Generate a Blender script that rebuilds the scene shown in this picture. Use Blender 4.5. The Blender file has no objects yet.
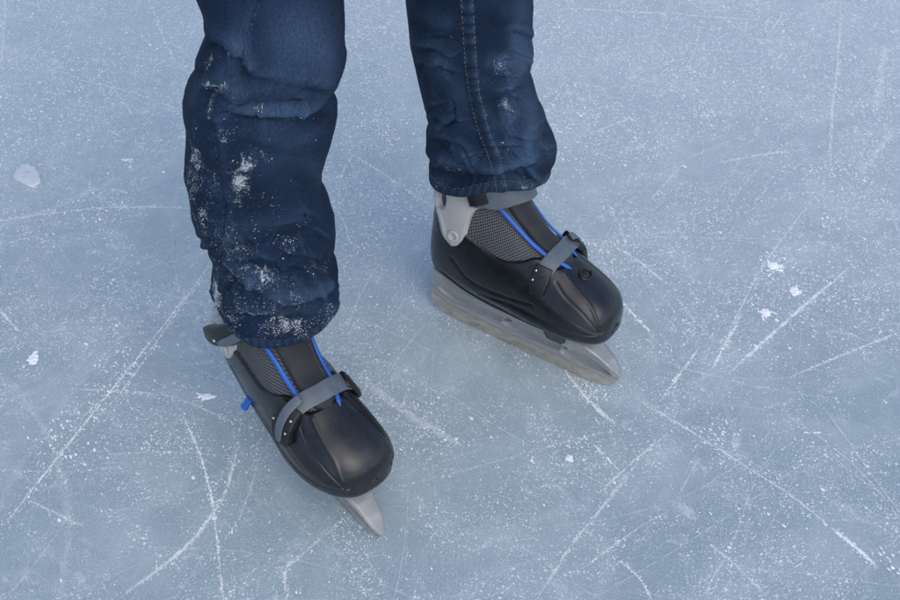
import bpy, math, random
import numpy as np
from mathutils import Vector, noise as mnoise

rng = np.random.default_rng(7)
random.seed(7)
scene = bpy.context.scene
col = scene.collection

# ------------------------------------------------------------------ camera
H, PITCH, F = 1.25, math.radians(47), 1190.0          # height, downward pitch, focal length in photo px (900 wide)
CP, SP = math.cos(PITCH), math.sin(PITCH)


def ground(px, py, z=0.0):
    """photo pixel -> point on the horizontal plane at height z"""
    a, b = px - 450.0, 300.0 - py
    d = np.array([a, F * CP + b * SP, -F * SP + b * CP])
    t = (z - H) / d[2]
    return np.array([d[0] * t, d[1] * t, z])


def project(P):
    P = np.asarray(P, float)
    x, y, z = P[..., 0], P[..., 1], P[..., 2] - H
    dep = y * CP - z * SP
    up = y * SP + z * CP
    return 450 + F * x / dep, 300 - F * up / dep, dep


cam_d = bpy.data.cameras.new('camera')
cam = bpy.data.objects.new('camera', cam_d)
col.objects.link(cam)
cam.location = (0, 0, H)
cam.rotation_euler = (math.radians(90) - PITCH, 0, 0)
cam_d.sensor_width = 36
cam_d.lens = 36 * F / 900
cam_d.clip_start = 0.02
cam_d.clip_end = 500
scene.camera = cam

# ------------------------------------------------------------------ light
world = bpy.data.worlds.new('World')
scene.world = world
world.use_nodes = True
wn = world.node_tree
bg = wn.nodes['Background']
sky = wn.nodes.new('ShaderNodeTexSky')
sky.sky_type = 'NISHITA'
sky.sun_disc = False
SUN_EL, SUN_AZ = math.radians(50), math.radians(150)     # from the right, a little behind the camera
sky.sun_elevation = SUN_EL
sky.sun_rotation = SUN_AZ
sky.air_density = 1.0
sky.dust_density = 1.5
sky.ozone_density = 1.0
wn.links.new(sky.outputs[0], bg.inputs[0])
bg.inputs[1].default_value = 0.12
sl = bpy.data.lights.new('sun', 'SUN')
sl.energy = 0.6
sl.angle = math.radians(60)
sl.color = (1.0, 0.92, 0.84)
so = bpy.data.objects.new('sun', sl)
col.objects.link(so)
sd = Vector((math.sin(SUN_AZ) * math.cos(SUN_EL), math.cos(SUN_AZ) * math.cos(SUN_EL), math.sin(SUN_EL)))
so.rotation_euler = sd.to_track_quat('Z', 'Y').to_euler()
so.location = (2, 3, 4)
scene.view_settings.view_transform = 'Standard'
scene.view_settings.look = 'None'
scene.view_settings.gamma = 1
scene.view_settings.exposure = 0.72
scene.render.engine = 'CYCLES'

# ------------------------------------------------------------------ node helpers


class NT:
    def __init__(self, name):
        self.m = bpy.data.materials.new(name)
        self.m.use_nodes = True
        self.t = self.m.node_tree
        self.t.nodes.clear()
        self.out = self.n('ShaderNodeOutputMaterial')

    def n(self, typ, **kw):
        nd = self.t.nodes.new(typ)
        for k, v in kw.items():
            setattr(nd, k, v)
        return nd

    def link(self, a, b):
        self.t.links.new(a, b)

    def set(self, sock, v):
        if isinstance(v, bpy.types.NodeSocket):
            self.link(v, sock)
        elif v is not None:
            if isinstance(v, tuple) and len(v) == 3 and sock.type == 'RGBA':
                v = v + (1,)
            sock.default_value = v

    def math(self, op, a, b=None, clamp=False):
        nd = self.n('ShaderNodeMath', operation=op, use_clamp=clamp)
        self.set(nd.inputs[0], a)
        if b is not None:
            self.set(nd.inputs[1], b)
        return nd.outputs[0]

    def mix(self, f, a, b):
        nd = self.n('ShaderNodeMix', data_type='RGBA')
        self.set(nd.inputs[0], f)
        self.set(nd.inputs[6], a)
        self.set(nd.inputs[7], b)
        return nd.outputs[2]

    def ramp(self, v, lo, hi, a=0.0, b=1.0):
        nd = self.n('ShaderNodeMapRange')
        nd.clamp = True
        nd.interpolation_type = 'SMOOTHSTEP'
        self.set(nd.inputs[0], v)
        self.set(nd.inputs[1], lo)
        self.set(nd.inputs[2], hi)
        self.set(nd.inputs[3], a)
        self.set(nd.inputs[4], b)
        return nd.outputs[0]

    def noise(self, vec, scale, detail=3, rough=0.55, dist=0.0):
        nd = self.n('ShaderNodeTexNoise')
        self.set(nd.inputs['Vector'], vec)
        nd.inputs['Scale'].default_value = scale
        nd.inputs['Detail'].default_value = detail
        nd.inputs['Roughness'].default_value = rough
        nd.inputs['Distortion'].default_value = dist
        return nd.outputs[0]

    def vor(self, vec, scale, rand=1.0, out='Distance', feature='F1'):
        nd = self.n('ShaderNodeTexVoronoi', feature=feature)
        self.set(nd.inputs['Vector'], vec)
        nd.inputs['Scale'].default_value = scale
        nd.inputs['Randomness'].default_value = rand
        return nd.outputs[out]

    def mapping(self, vec, scale=(1, 1, 1), rot=(0, 0, 0), loc=(0, 0, 0)):
        nd = self.n('ShaderNodeMapping')
        self.link(vec, nd.inputs[0])
        nd.inputs['Scale'].default_value = scale
        nd.inputs['Rotation'].default_value = rot
        nd.inputs['Location'].default_value = loc
        return nd.outputs[0]

    def pos(self):
        return self.n('ShaderNodeTexCoord').outputs['Object']

    def uv(self, name):
        return self.n('ShaderNodeUVMap', uv_map=name).outputs[0]

    def attr(self, name):
        return self.n('ShaderNodeAttribute', attribute_name=name).outputs['Fac']

    def bsdf(self, color, rough=0.5, bump=None, bstr=0.3, bdist=0.001, **kw):
        p = self.n('ShaderNodeBsdfPrincipled')
        self.set(p.inputs['Base Color'], color)
        self.set(p.inputs['Roughness'], rough)
        for k, v in kw.items():
            self.set(p.inputs[k.replace('_', ' ')], v)
        if bump is not None:
            b = self.n('ShaderNodeBump')
            b.inputs['Strength'].default_value = bstr
            b.inputs['Distance'].default_value = bdist
            self.link(bump, b.inputs['Height'])
            self.link(b.outputs[0], p.inputs['Normal'])
        self.p = p
        return p.outputs[0]

    def done(self, s):
        self.link(s, self.out.inputs[0])
        return self.m


def m_ice():
    t = NT('ice')
    P = t.pos()
    big = t.noise(P, 1.6, 4, 0.6, 0.6)
    mid = t.noise(t.mapping(P, (1, 1, 1), (0, 0, 0.5)), 9, 5, 0.65, 0.4)
    streak = t.noise(t.mapping(P, (22, 50, 1), (0, 0, 0.5)), 1.0, 4, 0.7, 0.6)
    streak2 = t.noise(t.mapping(P, (120, 16, 1), (0, 0, -0.55)), 1.0, 4, 0.7, 0.3)
    fine = t.noise(P, 420, 3, 0.75)
    grain = t.noise(P, 1100, 2, 0.7)
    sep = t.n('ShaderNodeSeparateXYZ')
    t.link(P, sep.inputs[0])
    far = t.ramp(sep.outputs[1], 0.70, 1.9)                       # paler further back: sky reflection painted into the ice colour; also thickens specks
    c = t.mix(t.ramp(big, 0.34, 0.66), (0.290, 0.372, 0.412), (0.350, 0.434, 0.475))
    c = t.mix(t.math('MULTIPLY', t.ramp(mid, 0.42, 0.72), 0.45), c, (0.58, 0.66, 0.68))
    c = t.mix(t.math('MULTIPLY', t.ramp(mid, 0.50, 0.28), 0.35), c, (0.25, 0.345, 0.390))
    c = t.mix(t.math('MULTIPLY', t.ramp(streak, 0.56, 0.85), 0.25), c, (0.66, 0.73, 0.74))
    c = t.mix(t.math('MULTIPLY', t.ramp(streak2, 0.56, 0.85), 0.3), c, (0.66, 0.73, 0.74))
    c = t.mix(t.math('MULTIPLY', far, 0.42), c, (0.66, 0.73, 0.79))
    c = t.mix(t.ramp(fine, 0.42, 0.70, 0.0, 0.55), c, (0.66, 0.73, 0.74))
    c = t.mix(t.ramp(grain, 0.58, 0.34, 0.0, 0.65), c, (0.24, 0.32, 0.35))
    sm = t.noise(t.mapping(P, (17, 24, 1), (0, 0, 0.3)), 1.0, 9, 0.78, 1.4)
    c = t.mix(t.math('MULTIPLY', t.ramp(sm, 0.54, 0.70), t.ramp(fine, 0.35, 0.6, 0.25, 0.8)), c, (0.70, 0.76, 0.79))
    # frost specks at two sizes, thick in some patches and almost absent in others
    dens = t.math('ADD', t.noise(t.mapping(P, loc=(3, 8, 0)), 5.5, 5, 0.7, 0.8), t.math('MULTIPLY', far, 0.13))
    for sc, lo, hi, r, k in ((75, 0.44, 0.74, 0.20, 0.8), (130, 0.38, 0.68, 0.26, 0.85), (260, 0.30, 0.62, 0.36, 0.8), (520, 0.28, 0.60, 0.42, 0.7)):
        wp = t.n('ShaderNodeVectorMath', operation='ADD')
        t.link(t.mapping(P, (1, 1.2, 1), (0, 0, sc)), wp.inputs[0])
        nz = t.n('ShaderNodeTexNoise')
        t.link(P, nz.inputs['Vector'])
        nz.inputs['Scale'].default_value = sc * 1.6
        sc3 = t.n('ShaderNodeVectorMath', operation='SCALE')
        t.link(nz.outputs[1], sc3.inputs[0])
        sc3.inputs['Scale'].default_value = 0.9 / sc
        t.link(sc3.outputs[0], wp.inputs[1])
        v = t.n('ShaderNodeTexVoronoi')
        t.link(wp.outputs[0], v.inputs['Vector'])
        v.inputs['Scale'].default_value = sc
        sp = t.n('ShaderNodeSeparateColor')
        t.link(v.outputs['Color'], sp.inputs[0])
        rad = t.math('MULTIPLY', t.math('SUBTRACT', sp.outputs[0], t.ramp(dens, lo, hi, 0.97, 0.40)), r * 2.2)
        mask = t.ramp(t.math('SUBTRACT', rad, v.outputs['Distance']), -0.02, 0.10)
        c = t.mix(t.math('MULTIPLY', mask, k), c, (0.93, 0.95, 0.95))
    h = t.math('ADD', t.math('MULTIPLY', fine, 0.6), t.math('ADD', grain, t.math('MULTIPLY', streak, 0.3)))
    rough = t.ramp(mid, 0.3, 0.7, 0.18, 0.40)
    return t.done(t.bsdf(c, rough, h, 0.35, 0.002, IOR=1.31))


def m_scratch():
    """frosted shavings lying in a skate cut: breaks up along and across the cut"""
    t = NT('skate_cut_frost')
    P = t.pos()
    sep = t.n('ShaderNodeSeparateXYZ')
    t.link(t.uv('along'), sep.inputs[0])
    s2 = t.n('ShaderNodeSeparateXYZ')
    t.link(t.uv('look'), s2.inputs[0])
    v = t.math('ABSOLUTE', sep.outputs[1])
    prof = t.ramp(v, 1.0, 0.1)
    along = t.noise(t.uv('along'), 24, 4, 0.7)
    g = t.noise(P, 520, 3, 0.75)
    g2 = t.noise(P, 90, 3, 0.7)
    a = t.math('ADD', t.math('MULTIPLY', prof, 0.45), t.math('SUBTRACT', t.math('MULTIPLY', along, 0.7), 0.35))
    a = t.math('ADD', a, t.math('MULTIPLY', t.math('SUBTRACT', g, 0.5), 1.7))
    a = t.math('ADD', a, t.math('MULTIPLY', t.math('SUBTRACT', g2, 0.5), 1.9))
    a = t.ramp(a, 0.05, 0.55)
    a = t.math('MULTIPLY', t.math('MULTIPLY', a, t.ramp(v, 1.0, 0.55)), s2.outputs[0], clamp=True)
    b = t.bsdf((0.92, 0.94, 0.94), 0.75)
    tr = t.n('ShaderNodeBsdfTransparent')
    mx = t.n('ShaderNodeMixShader')
    t.link(a, mx.inputs[0])
    t.link(tr.outputs[0], mx.inputs[1])
    t.link(b, mx.inputs[2])
    return t.done(mx.outputs[0])


def m_snow():
    t = NT('snow_crumb')
    P = t.pos()
    return t.done(t.bsdf((0.92, 0.94, 0.94), 0.6, t.noise(P, 900, 3), 0.4, 0.001, Subsurface_Weight=0.15,
                         Subsurface_Radius=(0.003, 0.003, 0.003)))


def m_chip():
    t = NT('clear_ice_chip')
    P = t.pos()
    c = t.mix(t.ramp(t.noise(P, 160, 4, 0.7), 0.35, 0.7), (0.66, 0.70, 0.74), (0.80, 0.83, 0.86))
    return t.done(t.bsdf(c, 0.35, t.noise(P, 260, 4), 0.5, 0.001, Transmission_Weight=0.12, IOR=1.31))


def m_denim():
    t = NT('denim')
    UV = t.uv('cloth')                       # metres round the leg, metres up the leg
    thread = t.noise(t.mapping(UV, (850, 330, 1)), 1.0, 3, 0.85)
    weft = t.noise(t.mapping(UV, (300, 900, 1)), 1.0, 3, 0.85)
    twill = t.noise(t.mapping(UV, (330, 1000, 1), (0, 0, 0.9)), 1.0, 2, 0.7)
    slub = t.noise(t.mapping(UV, (420, 28, 1)), 1.0, 4, 0.75)
    blot = t.noise(t.mapping(UV, (16, 12, 1)), 1.0, 6, 0.65, 0.6)
    fade = t.attr('fade')
    c = t.mix(t.ramp(blot, 0.3, 0.7), (0.0018, 0.0058, 0.0195), (0.0050, 0.0150, 0.043))
    c = t.mix(t.ramp(thread, 0.42, 0.70, 0, 0.60), c, (0.017, 0.040, 0.088))
    c = t.mix(t.ramp(weft, 0.45, 0.72, 0, 0.40), c, (0.018, 0.040, 0.084))
    c = t.mix(t.ramp(twill, 0.5, 0.72, 0, 0.35), c, (0.019, 0.041, 0.086))
    c = t.mix(t.ramp(twill, 0.45, 0.3, 0, 0.5), c, (0.002, 0.005, 0.014))
    c = t.mix(t.ramp(slub, 0.5, 0.8, 0, 0.12), c, (0.016, 0.034, 0.072))
    f = t.math('MULTIPLY', fade, t.ramp(t.math('ADD', thread, t.math('MULTIPLY', slub, 0.4)), 0.35, 0.95), clamp=True)
    c = t.mix(f, c, (0.060, 0.108, 0.185))
    # snow rubbed into the cloth
    fr = t.attr('frost')
    g = t.noise(UV, 420, 4, 0.8)
    g2 = t.noise(UV, 42, 6, 0.75, 1.2)
    k = t.math('ADD', t.math('MULTIPLY', g, 0.45), t.math('MULTIPLY', g2, 0.55))
    lim = t.math('SUBTRACT', 0.645, t.math('MULTIPLY', fr, 0.20))
    fm = t.ramp(t.math('SUBTRACT', k, lim), -0.01, 0.08)
    c = t.mix(t.math('MULTIPLY', fm, 0.85), c, (0.62, 0.67, 0.72))
    h = t.math('ADD', t.math('ADD', thread, t.math('ADD', twill, t.math('MULTIPLY', weft, 0.7))), t.math('MULTIPLY', fm, 1.5))
    b = t.bsdf(c, 0.85, h, 0.4, 0.0007, Sheen_Weight=0.0, Sheen_Roughness=0.5)
    t.p.inputs['Specular IOR Level'].default_value = 0.2
    return t.done(b)


def m_plain(name, color, rough, nscale=300, bstr=0.1, var=0.15, dust=0.0, **kw):
    t = NT(name)
    P = t.pos()
    n1 = t.noise(P, 35, 4, 0.65)
    n2 = t.noise(P, nscale, 3, 0.6)
    dark = tuple(max(0, x * (1 - var)) for x in color)
    lite = tuple(x * (1 + var) for x in color)
    c = t.mix(t.ramp(n1, 0.3, 0.7), dark, lite)
    if dust:
        sc = t.noise(t.mapping(P, (40, 40, 160), (0.4, 0.2, 0.3)), 1.0, 5, 0.8)
        c = t.mix(t.ramp(sc, 0.58, 0.8, 0, dust), c, (0.25, 0.28, 0.31))
        sp = t.noise(P, 420, 2, 0.6)
        c = t.mix(t.ramp(sp, 0.72, 0.78, 0, 0.7 if dust > .15 else .35), c, (0.5, 0.53, 0.56))
    r = t.ramp(n1, 0.25, 0.75, max(0.02, rough - 0.07), rough + 0.09)
    return t.done(t.bsdf(c, r, n2, bstr, 0.0006, **kw))


def m_mesh():
    t = NT('air_mesh_fabric')
    uv = t.uv('surf')
    v = t.vor(t.mapping(uv, (1, 1, 1), (0, 0, 0.6)), 300, 0.08)
    hole = t.ramp(v, 0.30, 0.42)
    n = t.noise(t.pos(), 60, 3)
    c = t.mix(hole, (0.006, 0.007, 0.009), (0.125, 0.130, 0.138))
    c = t.mix(t.ramp(n, 0.4, 0.8, 0, 0.3), c, (0.05, 0.052, 0.056))
    return t.done(t.bsdf(c, 0.7, hole, 0.6, 0.001))


def m_fabric():
    t = NT('tongue_fabric')
    P = t.pos()
    n = t.noise(P, 700, 2)
    c = t.mix(t.ramp(t.noise(P, 30, 4), 0.3, 0.7), (0.008, 0.010, 0.013), (0.017, 0.019, 0.024))
    return t.done(t.bsdf(c, 0.68, n, 0.4, 0.0008, Sheen_Weight=0.1))


def m_holder():
    t = NT('smoky_translucent_plastic')
    P = t.pos()
    n = t.noise(t.mapping(P, (30, 30, 120)), 1.0, 5, 0.7)
    c = t.mix(t.ramp(n, 0.35, 0.75), (0.40, 0.415, 0.41), (0.52, 0.535, 0.53))
    c = t.mix(t.ramp(t.noise(P, 260, 4, 0.8), 0.60, 0.75, 0, 0.5), c, (0.6, 0.62, 0.64))
    return t.done(t.bsdf(c, 0.15, t.noise(P, 240, 4), 0.12, 0.001, Transmission_Weight=0.42, IOR=1.45,
                         Coat_Weight=0.4, Coat_Roughness=0.15))


def m_steel():
    t = NT('worn_steel')
    P = t.pos()
    n = t.noise(t.mapping(P, (60, 200, 160)), 1.0, 5, 0.75)
    c = t.mix(t.ramp(n, 0.35, 0.7), (0.56, 0.50, 0.43), (0.74, 0.69, 0.62))
    c = t.mix(t.ramp(t.noise(P, 380, 4, 0.8), 0.58, 0.7, 0, 0.8), c, (0.7, 0.7, 0.7))
    return t.done(t.bsdf(c, t.ramp(n, 0.3, 0.7, 0.25, 0.45), n, 0.1, 0.001, Metallic=0.9))


M = dict(
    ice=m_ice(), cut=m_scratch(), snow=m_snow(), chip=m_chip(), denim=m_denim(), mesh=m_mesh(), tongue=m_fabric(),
    holder=m_holder(), steel=m_steel(),
    shell=m_plain('black_boot_plastic', (0.0085, 0.0095, 0.0130), 0.30, 900, 0.14, 0.3, 0.14, Coat_Weight=0.12, Coat_Roughness=0.2),
    rubber=m_plain('black_rubber', (0.009, 0.0095, 0.011), 0.45, 400, 0.12, 0.3, 0.10),
    cuff=m_plain('silver_grey_plastic', (0.46, 0.455, 0.44), 0.30, 400, 0.08, 0.08, 0.12),
    strap=m_plain('grey_strap_plastic', (0.098, 0.120, 0.145), 0.42, 350, 0.15, 0.15, 0.2),
    rivet=m_plain('bright_rivet_metal', (0.62, 0.62, 0.62), 0.25, 300, 0.05, 0.1, 0, Metallic=0.9),
    blue=m_plain('blue_piping', (0.016, 0.11, 0.46), 0.42, 500, 0.2, 0.12),
    stitch=m_plain('tan_thread', (0.16, 0.125, 0.095), 0.8, 600, 0.2, 0.3),
    navy=m_plain('dark_thread', (0.035, 0.055, 0.10), 0.85, 600, 0.2, 0.3),
    skin=m_plain('skin', (0.52, 0.33, 0.25), 0.5, 300, 0.1, 0.08),
    jacket=m_plain('dark_jacket_cloth', (0.03, 0.035, 0.045), 0.8, 500, 0.3, 0.2),
)

# ------------------------------------------------------------------ mesh helpers


class MB:
    def __init__(self):
        self.v, self.f, self.m, self.uv, self.n = [], [], [], [], 0

    def add(self, verts, faces, mat=0):
        verts = np.asarray(verts, float).reshape(-1, 3)
        self.v.append(verts)
        for f in faces:
            self.f.append(tuple(int(i) + self.n for i in f))
            self.m.append(mat)
        self.n += len(verts)

    def grid(self, G, close_u=False, close_v=False, keep=None, mat=0, flip=False):
        """G[nu,nv,3]"""
        nu, nv = G.shape[:2]
        fs = []
        for i in range(nu if close_u else nu - 1):
            for j in range(nv if close_v else nv - 1):
                i2, j2 = (i + 1) % nu, (j + 1) % nv
                if keep is not None and not (keep[i, j] or keep[i2, j] or keep[i2, j2] or keep[i, j2]):
                    continue
                q = (i * nv + j, i2 * nv + j, i2 * nv + j2, i * nv + j2)
                fs.append(q[::-1] if flip else q)
        self.add(G.reshape(-1, 3), fs, mat)

    def sweep(self, pts, prof, wdir=None, closed_ends=True, scales=None):
        """sweep a closed 2-D profile [(a,b)] along pts; a follows wdir (per point or None), b the other normal"""
        pts = np.asarray(pts, float)
        n = len(pts)
        tan = np.gradient(pts, axis=0)
        tan /= np.linalg.norm(tan, axis=1)[:, None] + 1e-12
        rings = []
        for i in range(n):
            w = np.array([0, 0, 1.0]) if wdir is None else np.asarray(wdir[i], float)
            w = w - tan[i] * w.dot(tan[i])
            if np.linalg.norm(w) < 1e-6:
                w = np.array([1.0, 0, 0]) - tan[i] * tan[i][0]
            w /= np.linalg.norm(w)
            b = np.cross(tan[i], w)
            s = 1.0 if scales is None else scales[i]
            sa, sb = (s, s) if np.isscalar(s) else s
            rings.append([pts[i] + w * a * sa + b * c * sb for a, c in prof])
        G = np.array(rings)
        self.grid(G, close_v=True)
        if closed_ends:
            k = len(prof)
            base = self.n - n * k
            self.f.append(tuple(base + j for j in range(k))); self.m.append(0)
            self.f.append(tuple(base + (n - 1) * k + j for j in range(k))[::-1]); self.m.append(0)

    def build(self, name, mats, parent=None, smooth=True, xf=None, recalc=True):
        me = bpy.data.meshes.new(name)
        V = np.concatenate(self.v) if self.v else np.zeros((0, 3))
        if xf is not None:
            V = xf(V)
        me.from_pydata(V.tolist(), [], self.f)
        if not isinstance(mats, (list, tuple)):
            mats = [mats]
        for mm in mats:
            me.materials.append(mm)
        if len(mats) > 1:
            me.polygons.foreach_set('material_index', self.m)
        if smooth:
            me.polygons.foreach_set('use_smooth', [True] * len(self.f))
        me.update()
        if recalc:
            import bmesh
            bm = bmesh.new()
            bm.from_mesh(me)
            loose = [v for v in bm.verts if not v.link_faces]
            if loose:
                bmesh.ops.delete(bm, geom=loose, context='VERTS')
            bmesh.ops.recalc_face_normals(bm, faces=bm.faces)
            bm.to_mesh(me)
            bm.free()
        o = bpy.data.objects.new(name, me)
        col.objects.link(o)
        if parent is not None:
            o.parent = parent
        return o


def tag(o, label=None, cat=None, group=None, kind=None):
    for k, v in (('label', label), ('category', cat), ('group', group), ('kind', kind)):
        if v:
            o[k] = v
    return o


def rrect(w, h, r, n=3):
    """rounded rectangle profile"""
    out = []
    for cx, cy, a0 in ((w - r, h - r, 0), (-w + r, h - r, 90), (-w + r, -h + r, 180), (w - r, -h + r, 270)):
        for k in range(n + 1):
            a = math.radians(a0 + 90 * k / n)
            out.append((cx + r * math.cos(a), cy + r * math.sin(a)))
    return out


def circ(r, n=10):
    return [(r * math.cos(2 * math.pi * k / n), r * math.sin(2 * math.pi * k / n)) for k in range(n)]


def cspline(pts, n):
    """Catmull-Rom through control points, n samples"""
    P = np.asarray(pts, float)
    P = np.vstack([2 * P[0] - P[1], P, 2 * P[-1] - P[-2]])
    m = len(P) - 3
    out = []
    for q in np.linspace(0, m - 1e-9, n):
        i = int(q); t = q - i
        a, b, c, d = P[i], P[i + 1], P[i + 2], P[i + 3]
        out.append(0.5 * ((2 * b) + (c - a) * t + (2 * a - 5 * b + 4 * c - d) * t * t + (3 * b - a - 3 * c + d) * t ** 3))
    return np.array(out)


def sdf_poly(X, Z, poly):
    """signed distance, positive inside"""
    P = np.asarray(poly, float)
    d = np.full(X.shape, 1e9)
    inside = np.zeros(X.shape, bool)
    for i in range(len(P)):
        a, b = P[i], P[(i + 1) % len(P)]
        e = b - a
        wx, wz = X - a[0], Z - a[1]
        t = np.clip((wx * e[0] + wz * e[1]) / (e.dot(e) + 1e-12), 0, 1)
        d = np.minimum(d, np.hypot(wx - t * e[0], wz - t * e[1]))
        c = (a[1] > Z) != (b[1] > Z)
        with np.errstate(divide='ignore', invalid='ignore'):
            xi = (b[0] - a[0]) * (Z - a[1]) / (b[1] - a[1] + 1e-15) + a[0]
        inside ^= c & (X < xi)
    return np.where(inside, d, -d)


def sstep(x, a, b):
    t = np.clip((x - a) / (b - a), 0, 1)
    return t * t * (3 - 2 * t)


# ------------------------------------------------------------------ the boot's base surface
# stations from the toe tip to the top of the shaft: top/front line (x,z), sole/heel line (x,z), half width, side shift
ST = np.array([
    # Tx    Tz     Bx     Bz     w      yo
    [.1502, .1005, .1502, .0995, .0004, .004],
    [.1460, .116, .1470, .084, .022, .003],
    [.1340, .127, .1380, .077, .036, .003],
    [.1120, .137, .1180, .072, .046, .001],
    [.0820, .148, .0850, .064, .0500, -.001],
    [.0460, .164, .0450, .058, .0485, -.002],
    [.0130, .182, .0000, .056, .0440, -.001],
    [-.010, .204, -.050, .056, .0415, 0],
    [-.024, .226, -.100, .058, .039, 0],
    [-.034, .248, -.141, .074, .039, 0],
    [-.040, .272, -.146, .150, .041, 0],
    [-.044, .298, -.140, .205, .045, 0],
    [-.046, .325, -.136, .265, .048, 0],
])
NU, NV = 300, 320
UU = np.linspace(0, 10.9, NU)
# denser near the toe
_fine = cspline(ST, 1201)
_uf = np.linspace(0, 12, 1201)


def st_at(u):
    return np.stack([np.interp(u, _uf, _fine[:, k]) for k in range(6)], -1)


def surf(u, v):
    """u 0..12, v -1..1 (0 = top/front line, +-1 = sole/heel line), +v is +y.  Returns points."""
    u = np.asarray(u, float); v = np.asarray(v, float)
    u, v = np.broadcast_arrays(u, v)
    s = st_at(u)
    T, B, w, yo = s[..., 0:2], s[..., 2:4], s[..., 4], s[..., 5]
    C = (T + B) / 2
    A = (T - B) / 2
    ang = v * math.pi
    c, sn = np.cos(ang), np.sin(ang)
    # superellipse: boxier low down and over the toe, rounder round the shaft
    box = 1 - sstep(u, 6.5, 9)
    e = 2 + 0.7 * box
    r = (np.abs(c) ** e + np.abs(sn) ** e) ** (-1 / e)
    cc, ss = c * r, sn * r
    # widest a bit below the middle for the foot part
    ss = ss * (1 - 0.16 * box * np.clip(cc, 0, 1) + 0.0)
    return np.stack([C[..., 0] + A[..., 0] * cc, yo + w * ss, C[..., 1] + A[..., 1] * cc], -1)


def surf_n(u, v):
    e = 1e-3
    du = surf(np.clip(np.asarray(u, float) + e, 0, 12), v) - surf(np.clip(np.asarray(u, float) - e, 0, 12), v)
    dv = surf(u, np.asarray(v, float) + e) - surf(u, np.asarray(v, float) - e)
    n = np.cross(du, dv)
    n /= np.linalg.norm(n, axis=-1)[..., None] + 1e-12
    # make it point outwards
    s = st_at(np.broadcast_arrays(np.asarray(u, float), np.asarray(v, float))[0])
    C = np.stack([(s[..., 0] + s[..., 2]) / 2, s[..., 5], (s[..., 1] + s[..., 3]) / 2], -1)
    out = surf(u, v) - C
    sg = np.sign((n * out).sum(-1))
    sg[sg == 0] = 1
    return n * sg[..., None]


GU, GV = np.meshgrid(UU ** 1.0, np.linspace(-1, 1, NV), indexing='ij')
GS = surf(GU, GV)
GN = surf_n(GU, GV)
_tip = (1 - sstep(GU, 0.0, .45))[..., None]            # the very toe: normals turn smoothly forwards
GN = GN * (1 - _tip) + np.array([1.0, 0, 0]) * _tip
GN /= np.linalg.norm(GN, axis=-1)[..., None]
GX, GY, GZ = GS[..., 0], GS[..., 1], GS[..., 2]


def patch(name, mat, sd, off, parent, flip_y, edge=0.0022, sunk=-0.0012, extra=None, uvname=None):
    """piece of the boot's skin: lies `off` proud of the base surface where sd>0 and dips under it past its rim"""
    o = sunk + (off - sunk) * sstep(sd, -edge * 0.6, edge)
    if extra is not None:
        o = o + extra * sstep(sd, -edge, edge * 1.5)
    G = GS + GN * o[..., None]
    b = MB()
    b.grid(G, keep=sd > -edge * 0.6)
    return b, o


def place_fn(base, yaw, roll, mirror):
    c, s = math.cos(yaw), math.sin(yaw)
    cr, sr = math.cos(roll), math.sin(roll)
    return c, s, cr, sr


BOOT_S, BOOT_X, BOOT_Z = .925, -.010, .0145


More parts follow.
